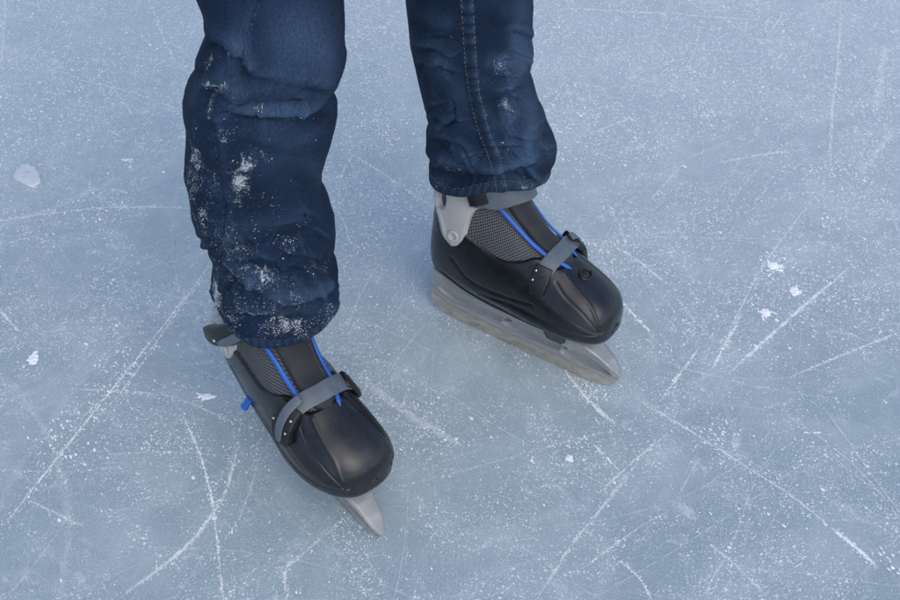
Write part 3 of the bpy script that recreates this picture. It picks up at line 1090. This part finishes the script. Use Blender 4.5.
    D += np.where(front > .3, .0020 * np.exp(-(d / sw) ** 4), 0) * vis * (1 - sstep(Z, .56, .6))
    D += front * (.0009 if side == 'L' else .0003) * pk * np.exp(-(d / (sw * 1.9)) ** 2) * vis
    seam_wear = front * (.5 + .5 * pk) * np.exp(-((np.abs(d) - sw) / 2.0) ** 2)
    # turned-up hem: thicker band at the bottom, puckered
    rowm = (cen[:, 2] - hz)[:, None]
    hem = 1 - sstep(rowm, .016, .0185)
    D += .0014 * hem + .0022 * np.sin(th * 40 + 4 * np.sin(th * 3))[None] * np.exp(-((rowm - .017) / .006) ** 2) * .45
    D -= .003 * np.exp(-(rowm / .004) ** 2)
    G = G + nrm * D[..., None]
    # fold overhang: push rolls down a little
    G[..., 2] -= np.clip(D, 0, .02) * .55 * front * sstep(rowm, .0, .03)
    # attributes
    fr = np.zeros(X.shape); fa = np.zeros(X.shape)
    for cx, cy, rx, ry, s in FROST[side]:
        fr = np.maximum(fr, s * np.exp(-(((px - cx) / rx) ** 2 + ((py - cy) / ry) ** 2)))
    for cx, cy, rx, ry, s in FADE[side]:
        fa = np.maximum(fa, s * np.exp(-(((px - cx) / rx) ** 2 + ((py - cy) / ry) ** 2)))
    fr *= front; fa = fa * front
    fa = np.clip(fa * 1.0 + ridge_f * .42 * front + (.75 if side == 'L' else .3) * seam_wear, 0, 1)
    Ds = D - .0035
    fa = np.clip(fa + .38 * sstep(Ds, -.001, .006) * front, 0, 1)
    fa = np.maximum(fa, .5 * hem * (0.6 + .4 * np.sin(th * 40 + 4 * np.sin(th * 3))[None]))
    if side == 'R':
        fr = np.maximum(fr, (.34 - .22 * sstep(stt, -.2, .7)) * front * (1 - sstep(Z, .42, .50)))
    ucoord = np.broadcast_to(th[None] * .085, X.shape)
    return G, fr, fa, ucoord, Z


person = bpy.data.objects.new('person', None)
person_done = False


def build_jeans(parent):
    b = MB()
    A = []
    for side in ('R', 'L'):
        G, fr, fa, uc, Z = leg_surface(side)
        LEG[side] = (G, fr)
        b.grid(G, close_v=True)
        A.append(np.stack([fr.ravel(), fa.ravel(), uc.ravel() + (5 if side == 'L' else 0), Z.ravel()], -1))
    # seat of the jeans up to the waist
    rings = []
    cx, cy = (HIP['R'][0] + HIP['L'][0]) / 2, HIP['R'][1] + .01
    for z, rx, ry in ((.80, .03, .02), (.815, .10, .07), (.84, .165, .100), (.89, .188, .118), (.95, .186, .122), (1.0, .172, .112), (1.06, .155, .102)):
        rings.append([(cx + rx * math.cos(a), cy + ry * math.sin(a), z) for a in np.linspace(0, 2 * math.pi, 64, endpoint=False)])
    Gs = np.array(rings)
    b.grid(Gs, close_v=True)
    A.append(np.stack([np.zeros(Gs.shape[0] * 64), np.full(Gs.shape[0] * 64, .2), np.tile(np.linspace(0, 1.1, 64), Gs.shape[0]), Gs[..., 2].ravel()], -1))
    o = b.build('jeans', M['denim'], parent, recalc=False)
    A = np.concatenate(A).astype(np.float32)
    me = o.data
    for k, nm in ((0, 'frost'), (1, 'fade')):
        at = me.attributes.new(nm, 'FLOAT', 'POINT')
        at.data.foreach_set('value', np.ascontiguousarray(A[:, k]))
    vi = np.empty(len(me.loops), np.int32)
    me.loops.foreach_get('vertex_index', vi)
    uvl = me.uv_layers.new(name='cloth')
    uv = A[vi][:, 2:4]
    # the wrap-round face must not run backwards
    lp = uv.reshape(-1, 4, 2)
    wrap = (lp[:, :, 0].max(1) - lp[:, :, 0].min(1)) > .3
    for q in np.where(wrap)[0]:
        m = lp[q, :, 0] < lp[q, :, 0].max() - .25
        lp[q, m, 0] += 2 * math.pi * .085
    uvl.data.foreach_set('uv', lp.ravel())
    sol = o.modifiers.new('thickness', 'SOLIDIFY')
    sol.thickness = .0022
    sol.offset = 0
    return o


# the body: one continuous surface inside the clothes (legs reach down into the boots; all of it above the knee is out of frame)
def build_body():
    cx, cy = (HIP['R'][0] + HIP['L'][0]) / 2, HIP['R'][1] + .01
    pts, ed, rd = [], [], []

    def P(p, r, par=None):
        pts.append(tuple(float(q) for q in p)); rd.append(r)
        if par is not None:
            ed.append((par, len(pts) - 1))
        return len(pts) - 1
    pel = P((cx, cy, .95), .120)
    sp1 = P((cx, cy - .01, 1.08), .112, pel)
    sp2 = P((cx, cy - .02, 1.24), .122, sp1)
    sp3 = P((cx, cy - .02, 1.38), .105, sp2)
    nk = P((cx, cy - .03, 1.47), .050, sp3)
    hd = P((cx, cy - .05, 1.56), .078, nk)
    P((cx, cy - .06, 1.66), .080, hd)
    for s, side, ank, sk_ in ((-1, 'R', RA, RM), (1, 'L', LA, LM)):
        h = P((cx + s * .085, cy, .92), .070, pel)
        G = LEG[side][0]
        for row_ in (322, 312, 302):
            th_ = G[row_].mean(0)
            h = P(th_, .050, h)
        kc = G[285].mean(0)
        kn = P((kc[0], kc[1] + .005, kc[2]), .042, h)
        cf_ = G[150].mean(0)
        cf = P((cf_[0], cf_[1] + .008, cf_[2]), .045, kn)
        an = P((ank[0], ank[1], .22), .032, cf)
        a_ = skate_world(sk_, -.075, .14)
        an2 = P(a_, .030, an)
        P(skate_world(sk_, .05, .12), .022, an2)
        sh = P((cx + s * .17, cy - .01, 1.38), .052, sp3)
        el = P((cx + s * .25, cy - .01, 1.13), .040, sh)
        wr = P((cx + s * .10, cy - .16, 1.12), .026, el)
        P((cx + s * .03, cy - .17, 1.14), .022, wr)
    me = bpy.data.meshes.new('person')
    me.from_pydata(pts, ed, [])
    o = bpy.data.objects.new('person', me)
    col.objects.link(o)
    sk = o.modifiers.new('skin', 'SKIN')
    sk.use_smooth_shade = True
    lay = me.skin_vertices[0] if len(me.skin_vertices) else None
    if lay is None:
        bpy.context.view_layer.objects.active = o
        bpy.ops.mesh.customdata_skin_add()
        lay = me.skin_vertices[0]
    for k, r in enumerate(rd):
        lay.data[k].radius = (r, r * (.8 if k in (0, 1, 2, 3) else 1))
    lay.data[0].use_root = True
    ss = o.modifiers.new('sub', 'SUBSURF')
    ss.levels = 2; ss.render_levels = 2
    me.materials.append(M['skin'])
    tag(o, 'skater in dark blue jeans dusted with snow, standing on the ice with feet apart', 'person')
    return o, (cx, cy)


# legs need surfaces first, so the jeans are built and then parented
jeans = build_jeans(None)
person, (hcx, hcy) = build_body()
jeans.parent = person

# jacket over the torso and arms (out of frame)
b = MB()
rings = []
for z, rx, ry, dy in ((.93, .192, .132, 0), (1.0, .185, .130, 0), (1.1, .178, .125, -.01), (1.25, .196, .130, -.02), (1.36, .205, .120, -.02), (1.42, .150, .095, -.02), (1.46, .085, .08, -.025), (1.50, .072, .072, -.03)):
    rings.append([(hcx + rx * math.cos(a) * (1 + .02 * math.sin(9 * a + z * 40)), hcy + dy + ry * math.sin(a) * (1 + .03 * math.sin(7 * a + z * 60)), z) for a in np.linspace(0, 2 * math.pi, 48, endpoint=False)])
b.grid(np.array(rings), close_v=True)
for s in (-1, 1):
    pp = cspline([(hcx + s * .14, hcy - .01, 1.40), (hcx + s * .20, hcy - .01, 1.34), (hcx + s * .25, hcy - .02, 1.15), (hcx + s * .19, hcy - .10, 1.125), (hcx + s * .12, hcy - .155, 1.12)], 26)
    b.sweep(pp, circ(.062, 16), wdir=[(1, 0, 0)] * 26, scales=np.linspace(1.05, .72, 26), closed_ends=False)
b.build('jacket', M['jacket'], person)

# ---- stitching beside the seams and along the hems (thread pieces standing on the cloth)


def cloth_hit(side, px, py):
    """point of the front of the leg that shows at photo pixel (px,py)"""
    G = LEG[side][0]
    X, Y, _ = LEG[side][2]
    d = np.hypot(X - px, Y - py) + LEG[side][3]
    k = np.unravel_index(np.argmin(d), d.shape)
    return k


for side in ('R', 'L'):
    G, fr = LEG[side]
    prj = project(G)
    th = np.linspace(0, 2 * math.pi, NT_, endpoint=False)
    hide = np.broadcast_to((np.cos(th) < 0.05)[None] * 1e6, G.shape[:2])
    du = np.roll(G, -1, 1) - np.roll(G, 1, 1)
    dv = np.gradient(G, axis=0)
    nn = np.cross(du, dv)
    nn /= np.linalg.norm(nn, axis=-1)[..., None]
    if (nn[100, 0][1]) > 0:
        nn = -nn
    LEG[side] = (G, fr, prj, hide, nn)


def thread_mesh(pieces, r):
    b = MB()
    for a, c, n in pieces:
        m = (a + c) / 2 + n * r * .6
        b.sweep([a - n * r * .3, m, c - n * r * .3], circ(r, 5), wdir=[n] * 3)
    return b


for side in ('R', 'L'):
    G, fr, prj, hide, nn = LEG[side]
    P = cspline(SEAM[side], 400)
    P = P[(P[:, 1] > -40)]
    acc = 0
    offs = (-4.6, 4.4) if side == 'L' else (3.4,)
    for off in offs:
        idx = []
        for k in range(len(P) - 1):
            t_ = P[min(k + 1, len(P) - 1)] - P[k]
            t_ = t_ / (np.linalg.norm(t_) + 1e-9)
            q = P[k] + np.array([-t_[1], t_[0]]) * -off
            idx.append(cloth_hit(side, q[0], q[1]))
        line = []
        pts = np.array([G[i] + nn[i] * .0014 for i in idx])
        # smooth the staircase of nearest vertices
        for _ in range(3):
            pts[1:-1] = (pts[:-2] + pts[1:-1] * 2 + pts[2:]) / 4
        step = 6
        for k in range(0, len(pts) - step, step):
            a, c = pts[k], pts[k + int(step * .62)]
            if np.linalg.norm(a - c) > .0012 and np.linalg.norm(a - c) < .01:
                line.append((a, c, nn[idx[k]]))
        thread_mesh(line, .00055).build('seam_stitching', M['stitch'] if side == 'L' else M['navy'], jeans)
# hem stitches
for side in ('R', 'L'):
    G, fr, prj, hide, nn = LEG[side]
    row = int(np.argmin(np.abs(G[:, 0, 2] - G[0, 0, 2] - .017)))
    row = 14
    pc = []
    for j in range(0, NT_, 2):
        a = G[row, j] + nn[row, j] * .0014
        c = G[row, (j + 1) % NT_] * .9 + G[row, j] * .1 + nn[row, j] * .0014
        pc.append((a, c, nn[row, j]))
    thread_mesh(pc, .0005).build('hem_stitching', M['stitch'] if side == 'L' else M['navy'], jeans)

# ---- snow crumbs clinging to the cloth
b = MB()


def crumb(b, p, n, r, flat=.5, mat=0):
    """irregular low crumb of snow sitting on a surface"""
    n = np.asarray(n, float)
    t1 = np.cross(n, [0.31, 0.2, 0.93]); t1 /= np.linalg.norm(t1)
    t2 = np.cross(n, t1)
    k = 6
    a0 = rng.random() * 6.28
    el = rng.uniform(.55, 1.0)
    rr = rng.uniform(.65, 1.25, k)
    if abs(n[2]) > .99:
        t1 = t1 * 1.5                       # flakes lie along the wind
    v = [p + (t1 * math.cos(a0 + 6.283 * i / k) + t2 * math.sin(a0 + 6.283 * i / k) * el) * r * rr[i] - n * r * .05 for i in range(k)]
    v += [p + (t1 * math.cos(a0 + .4 + 6.283 * i / 3) + t2 * math.sin(a0 + .4 + 6.283 * i / 3) * el) * r * .5 * rr[i] + n * r * flat * rng.uniform(.6, 1.1) for i in range(3)]
    f = [(0, 1, 6), (1, 2, 6), (2, 7, 6), (2, 3, 7), (3, 4, 7), (4, 8, 7), (4, 5, 8), (5, 0, 8), (0, 6, 8), (6, 7, 8)]
    b.add(v, f, mat)


for side, num in (('R', 3800), ('L', 300)):
    G, fr, prj, hide, nn = LEG[side]
    pn = np.array([[max(0, mnoise.noise(Vector((float(th[j]) * 5, float(G[i, j, 2]) * 60, 1.5))) + .15) for j in range(NT_)] for i in range(300)])
    w = (np.clip(fr[:300] - .12, 0, 1) ** 1.5) * pn * (hide[:300] < 1) + (2e-4 if side == 'R' else 2e-4) * (hide[:300] < 1)
    w = w.ravel() / w.sum()
    ks = rng.choice(len(w), num, p=w)
    for k in ks:
        i, j = divmod(int(k), NT_)
        p = G[i, j] + (G[i, (j + 1) % NT_] - G[i, j]) * rng.random() + nn[i, j] * .0011
        crumb(b, p, nn[i, j], .00018 + .00055 * rng.random() ** 5, .4)
sn = b.build('clinging_snow', M['snow'], jeans, smooth=False)
sn['kind'] = 'stuff'

# ------------------------------------------------------------------ the ice, with skate cuts in its surface
CUTS = [
    # photo px polyline, half width mm, strength
    ([(-40, 228), (0, 221), (80, 210), (140, 207), (195, 209)], 1.6, .75),
    ([(213, 262), (160, 330), (120, 380), (60, 455), (2, 528)], 1.8, .85),
    ([(205, 274), (165, 330), (125, 387), (95, 420)], 1.5, .55),
    ([(182, 412), (200, 455), (212, 500), (218, 550), (224, 610)], 1.8, .95),
    ([(240, 440), (226, 490), (212, 515), (185, 548), (120, 598)], 3.0, .8),
    ([(-5, 305), (20, 333)], 2.2, .8),
    ([(28, 500), (84, 527)], 2.0, .55),
    ([(60, 388), (120, 392), (175, 398), (245, 428)], 1.6, .5),
    ([(95, 455), (160, 452), (232, 456)], 1.4, .35),
    ([(80, 80), (130, 92), (190, 114)], 1.8, .5),
    ([(113, 88), (135, 118)], 1.6, .6),
    ([(147, -5), (160, 30), (178, 68)], 1.6, .55),
    ([(345, 150), (385, 175), (432, 208)], 1.8, .65),
    ([(6, -10), (4, 30), (0, 75)], 2.0, .5),
    ([(565, 372), (590, 402), (615, 424)], 3.0, .85),
    ([(593, 444), (620, 472)], 1.5, .9),
    ([(641, 458), (600, 510), (572, 545), (538, 597)], 2.6, .65),
    ([(388, 490), (480, 466), (560, 444), (626, 428)], 1.3, .35),
    ([(365, 382), (410, 415), (461, 446)], 7.0, .5),
    ([(620, 560), (640, 580), (652, 601)], 2.0, .8),
    ([(575, 574), (640, 527), (668, 512)], 1.6, .45),
    ([(598, 271), (627, 308), (658, 340)], 2.8, 1.0),
    ([(618, 248), (640, 262), (663, 282)], 2.0, .75),
    ([(675, 295), (690, 316), (708, 334)], 1.6, .5),
    ([(815, 196), (767, 260), (743, 303), (713, 368)], 1.6, .6),
    ([(741, 314), (727, 342), (712, 369)], 2.6, .95),
    ([(850, 267), (790, 318), (728, 374)], 3.0, .85),
    ([(700, 347), (680, 374), (660, 402)], 2.2, .8),
    ([(668, 433), (635, 460), (598, 494)], 2.0, .65),
    ([(637, 400), (680, 425), (743, 465), (800, 503), (878, 568)], 1.6, .65),
    ([(822, 522), (850, 543), (878, 568)], 3.2, 1.0),
    ([(700, 457), (677, 497)], 1.6, .4),
    ([(755, 480), (742, 515), (728, 552), (703, 594)], 1.4, .45),
    ([(598, 556), (633, 532)], 1.6, .5),
    ([(707, 543), (735, 565), (765, 595)], 1.8, .55),
    ([(803, 433), (822, 433)], 2.0, .95),
    ([(672, 501), (698, 519)], 7.0, .45),
    ([(902, 331), (850, 352), (788, 378)], 1.8, .65),
    ([(560, 8), (600, 10), (683, 15), (780, 22)], 2.0, .6),
    ([(784, 12), (769, 34)], 1.8, .5),
    ([(841, -5), (838, 60), (832, 110), (829, 180)], 3.0, .55),
    ([(596, 132), (632, 117)], 2.0, .6),
    ([(718, 163), (755, 156), (795, 150)], 2.4, .65),
    ([(683, 164), (648, 203)], 2.2, .45),
    ([(893, 130), (857, 178)], 7.0, .45),
    ([(884, 45), (875, 115)], 9.0, .45),
    ([(560, 150), (548, 180), (541, 200)], 3.0, .35),
    ([(330, 200), (345, 225), (350, 250)], 1.8, .5),
    ([(352, 155), (342, 175), (338, 205)], 1.8, .4),
    ([(380, 262), (362, 292), (345, 330)], 1.8, .4),
    ([(262, 452), (250, 490), (238, 520), (225, 540)], 1.5, .4),
    ([(275, 575), (310, 548), (345, 518)], 1.6, .45),
    ([(292, 560), (285, 575), (287, 603)], 2.0, .7),
    ([(0, 470), (60, 472), (120, 468)], 1.4, .3),
    ([(425, 240), (432, 262)], 2, .4),
    ([(605, 200), (622, 232), (628, 262)], 2.2, .4),
    ([(700, 30), (690, 60), (660, 100)], 1.6, .35),
    ([(120, 388), (100, 402), (80, 420)], 1.5, .6),
]
fresh = []                                             # where shavings gather
for poly, w, s in CUTS:
    P = cspline([ground(x, y)[:2] for x, y in poly], 24)
    fresh.append((P, w * .001, s))
# fainter random cuts all over the rink around the camera
for k in range(520):
    x0, y0 = rng.uniform(-2.6, 2.6), rng.uniform(.15, 4.2)
    near = rng.random() < .6
    if near:
        x0, y0 = rng.uniform(-.75, .85), rng.uniform(.55, 2.3)
    a = rng.choice([rng.normal(.95, .25), rng.normal(2.45, .3), rng.uniform(0, 3.14)])
    Lh = rng.uniform(.05, .45) * (1 if near else 1.6)
    cv = rng.normal(0, .9)
    pts = []
    for q in np.linspace(-1, 1, 14):
        s_ = q * Lh
        pts.append((x0 + math.cos(a) * s_ - math.sin(a) * cv * s_ * s_, y0 + math.sin(a) * s_ + math.cos(a) * cv * s_ * s_))
    hw = rng.choice([.0007, .001, .0014, .0022, .006], p=[.42, .33, .15, .06, .04])
    fresh.append((np.array(pts), hw, rng.uniform(.08, .32) * (.7 if hw > .003 else 1)))

b = MB()
S = 140.0
b.add([(-S, -S, 0), (S, -S, 0), (S, S, 0), (-S, S, 0)], [(0, 1, 2, 3)], 0)
uv_along = [[(0, 0)] * 4]
uv_look = [[(0, 0)] * 4]
for idx, (P, hw, s) in enumerate(fresh):
    n = len(P)
    tan = np.gradient(P, axis=0)
    tan /= np.linalg.norm(tan, axis=1)[:, None]
    nr = np.stack([-tan[:, 1], tan[:, 0]], -1)
    arc = np.r_[0, np.cumsum(np.linalg.norm(np.diff(P, axis=0), axis=1))]
    t_ = np.linspace(0, 1, n)
    wob = np.array([.75 + .5 * mnoise.noise(Vector((arc[i] * 14 + idx * 7.3, idx, 0))) for i in range(n)])
    endw = np.minimum(1, np.minimum(t_, 1 - t_) * 8) * .7 + .3
    ww = hw * 1.9 * wob * endw
    z = .0004 + idx * .000004
    V = np.zeros((n * 2, 3))
    V[0::2, :2] = P + nr * ww[:, None]
    V[1::2, :2] = P - nr * ww[:, None]
    V[:, 2] = z
    b.add(V, [(2 * i, 2 * i + 1, 2 * i + 3, 2 * i + 2) for i in range(n - 1)], 1)
    st = s * (.55 + .45 * np.minimum(1, np.minimum(t_, 1 - t_) * 6))
    for i in range(n - 1):
        uv_along.append([(arc[i] + idx * 3.1, 1), (arc[i] + idx * 3.1, -1), (arc[i + 1] + idx * 3.1, -1), (arc[i + 1] + idx * 3.1, 1)])
        uv_look.append([(st[i], 0), (st[i], 0), (st[i + 1], 0), (st[i + 1], 0)])
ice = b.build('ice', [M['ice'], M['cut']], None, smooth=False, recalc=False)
for nm, data in (('along', uv_along), ('look', uv_look)):
    l = ice.data.uv_layers.new(name=nm)
    l.data.foreach_set('uv', np.array([q for f in data for q in f], np.float32).ravel())
ice['kind'] = 'structure'
ice['label'] = 'pale blue grey skating ice crossed by white skate cuts'

# ------------------------------------------------------------------ loose snow crumbs
b = MB()
UPV = np.array([0, 0, 1.0])


def put(x, y, r, flat=.35):
    crumb(b, np.array([x, y, .0006]), UPV, r, flat)


# along the cuts
for P, hw, s in fresh[:len(CUTS)]:
    L = np.linalg.norm(np.diff(P, axis=0), axis=1).sum()
    for _ in range(int(L * 900 * s)):
        k = rng.integers(0, len(P) - 1)
        q = P[k] + (P[k + 1] - P[k]) * rng.random()
        q = q + rng.normal(0, hw * 1.3 + .0035 * rng.random() ** 2, 2)
        put(q[0], q[1], .0003 + .0011 * rng.random() ** 3)
for _ in range(7000):
    x, y = rng.uniform(-1.5, 1.5), .7 + 2.6 * rng.random()
    if mnoise.noise(Vector((x * 7, y * 9, 9.2))) + .4 * mnoise.noise(Vector((x * 23, y * 30, 5.2))) < rng.uniform(-.05, .75) - .12 * y:
        continue
    put(x, y, .0004 + .0024 * rng.random() ** 3, .22)
# clusters seen in the photo (px, py, spread px, count, max size mm)
CL = [(60, 440, 30, 90, 2.2), (100, 405, 35, 90, 2.0), (120, 365, 25, 60, 1.8), (150, 340, 25, 60, 1.5), (100, 212, 40, 120, 1.8), (60, 200, 40, 60, 1.6), (120, 60, 50, 150, 1.8),
      (70, 90, 60, 140, 1.6), (30, 60, 40, 90, 1.6), (390, 130, 35, 130, 1.8), (370, 80, 22, 90, 1.6), (420, 415, 35, 140, 1.4), (450, 440, 16, 60, 1.6), (600, 380, 22, 90, 1.6),
      (770, 265, 14, 60, 2.6), (765, 312, 12, 46, 2.4), (797, 290, 8, 30, 2.4), (835, 225, 22, 60, 2.2), (800, 320, 30, 90, 1.6), (722, 430, 14, 60, 1.8), (715, 445, 22, 60, 1.4),
      (780, 478, 10, 30, 1.6), (600, 250, 14, 60, 1.8), (612, 255, 30, 90, 1.5), (690, 330, 22, 60, 1.6), (570, 110, 30, 120, 2.0), (660, 150, 30, 40, 2.0), (710, 115, 22, 60, 2.0),
      (750, 80, 40, 150, 1.6), (780, 30, 40, 120, 1.6), (640, 60, 50, 110, 1.6), (870, 90, 25, 160, 1.3), (880, 160, 20, 130, 1.2), (840, 170, 25, 110, 1.4), (888, 560, 12, 40, 2.2),
      (660, 20, 60, 110, 1.5), (560, 30, 30, 100, 1.8), (365, 30, 20, 80, 1.8), (210, 240, 20, 40, 1.6), (20, 20, 30, 70, 1.5), (150, 130, 40, 70, 1.5), (500, 470, 60, 60, 1.2),
      (400, 200, 25, 70, 1.4), (370, 240, 25, 60, 1.4), (300, 560, 40, 50, 1.2), (430, 520, 60, 50, 1.4), (150, 480, 60, 60, 1.3), (780, 420, 60, 60, 1.3), (850, 420, 50, 50, 1.3),
      (370, 525, 10, 40, 1.4), (350, 515, 9, 40, 1.2), (590, 392, 12, 50, 1.4), (520, 358, 14, 50, 1.2), (450, 322, 12, 40, 1.3), (370, 460, 18, 60, 1.3), (260, 460, 20, 40, 1.3), (400, 310, 30, 60, 1.4), (680, 240, 40, 60, 1.4), (850, 310, 40, 40, 1.6)]
for cx, cy, sp, num, mx in CL:
    c = ground(cx, cy)
    s_ = sp / 730.0
    for _ in range(int(num * 1.7)):
        q = rng.normal(0, 1, 2) * s_ * .6
        put(c[0] + q[0], c[1] + q[1] * 1.1, (.0003 + mx * .001 * rng.random() ** 4))
# scattered everywhere, thicker further back
for _ in range(15000):
    x, y = rng.uniform(-1.5, 1.5), .45 + 2.9 * rng.random() ** .85
    if mnoise.noise(Vector((x * 5, y * 5, 4.2))) + .25 * mnoise.noise(Vector((x * 17, y * 17, 1.2))) < rng.uniform(-.45, .5):
        continue
    put(x, y, .00025 + .0015 * rng.random() ** 5)
crumbs = b.build('snow_crumbs', M['snow'], None, smooth=False)
tag(crumbs, 'tiny white snow crumbs and shavings scattered over the ice', 'snow', kind='stuff')


# ------------------------------------------------------------------ chips and clumps that stand out
def chip(px_poly, h, label):
    P = np.array([ground(x, y)[:2] for x, y in px_poly])
    c = P.mean(0)
    b = MB()
    rings = []
    dens = []
    for k in range(len(P)):
        a, d = P[k], P[(k + 1) % len(P)]
        for q in np.linspace(0, 1, 5)[:-1]:
            dens.append(a * (1 - q) + d * q + rng.normal(0, .0005, 2))
    dens = np.array(dens)
    for s_, z in ((1.0, .0003), (1.0, h * .6), (.94, h), (.6, h * 1.1), (.3, h * .98), (.02, h * 1.05)):
        rings.append([np.array([*(c + (d - c) * s_), z + rng.normal(0, h * .05)]) - np.array([c[0], c[1], 0]) for d in dens])
    b.grid(np.array(rings), close_v=True)
    o = b.build('ice_chip', M['chip'], None)
    o.location = (c[0], c[1], 0)
    return tag(o, label, 'ice chip')


chip([(12.5, 178), (17, 170), (23, 164.5), (29, 164), (35, 168), (40, 175), (41.5, 183), (32, 188)], .004,
     'large flat pale ice chip lying alone near the left edge of the picture')


def clump(px, py, wpx, hpx, label, seed, height=.42):
    """a little heap of packed shavings: several lumps grown together"""
    c = ground(px, py)
    rg = np.random.default_rng(seed)
    b = MB()
    sx = wpx / 2 / 740
    sy = hpx / 2 / 740 / .72
    for k in range(34):
        q = rg.normal(0, .40, 2)
        r = rg.uniform(.12, .50) * min(sx, sy) * (1.1 - .5 * min(1, np.hypot(*q)))
        ctr = np.array([q[0] * sx, q[1] * sy, .0003])
        nu_, nv_ = 6, 12
        G = np.zeros((nu_, nv_, 3))
        for i in range(nu_):
            for j in range(nv_):
                ph, a = (i / (nu_ - 1)) * math.pi / 2, j / nv_ * 2 * math.pi
                d = np.array([math.sin(ph) * math.cos(a), math.sin(ph) * math.sin(a) * .8, math.cos(ph) * height])
                f = 1 + .55 * mnoise.noise(Vector(d * 2.4 + Vector((seed * 3.1 + k * 5, 0, 0))[:] if False else Vector((d[0] * 2.4 + seed * 3.1 + k * 5, d[1] * 2.4, d[2] * 2.4))))
                G[i, j] = ctr + d * r * f
        b.grid(G, close_v=True)
    o = b.build('snow_clump', M['snow'], None, smooth=False)
    o.location = (c[0], c[1], 0)
    return tag(o, label, 'snow clump', 'small snow clumps lying on the ice')


clump(34, 360, 15, 17, 'crumbly snow clump near the left edge, below the flat ice chip', 1)
clump(208, 397, 23, 9, 'low elongated snow clump just left of the blue tab of the forward skate', 2)
clump(128, 160, 17, 5, 'thin sliver of snow between the flat ice chip and the snowy jeans leg', 3, .35)
clump(773, 266, 17, 13, 'snow clump beside a skate cut, topmost of the three clumps right of the skates', 4)
clump(796, 292, 14, 12, 'rightmost snow clump of the three right of the skates', 5)
clump(765, 313, 14, 10, 'flattened snow clump, lowest of the three clumps right of the skates', 6)
clump(570, 459, 11, 7, 'tiny snow clump on bare ice below the tip of the sideways skate', 7)
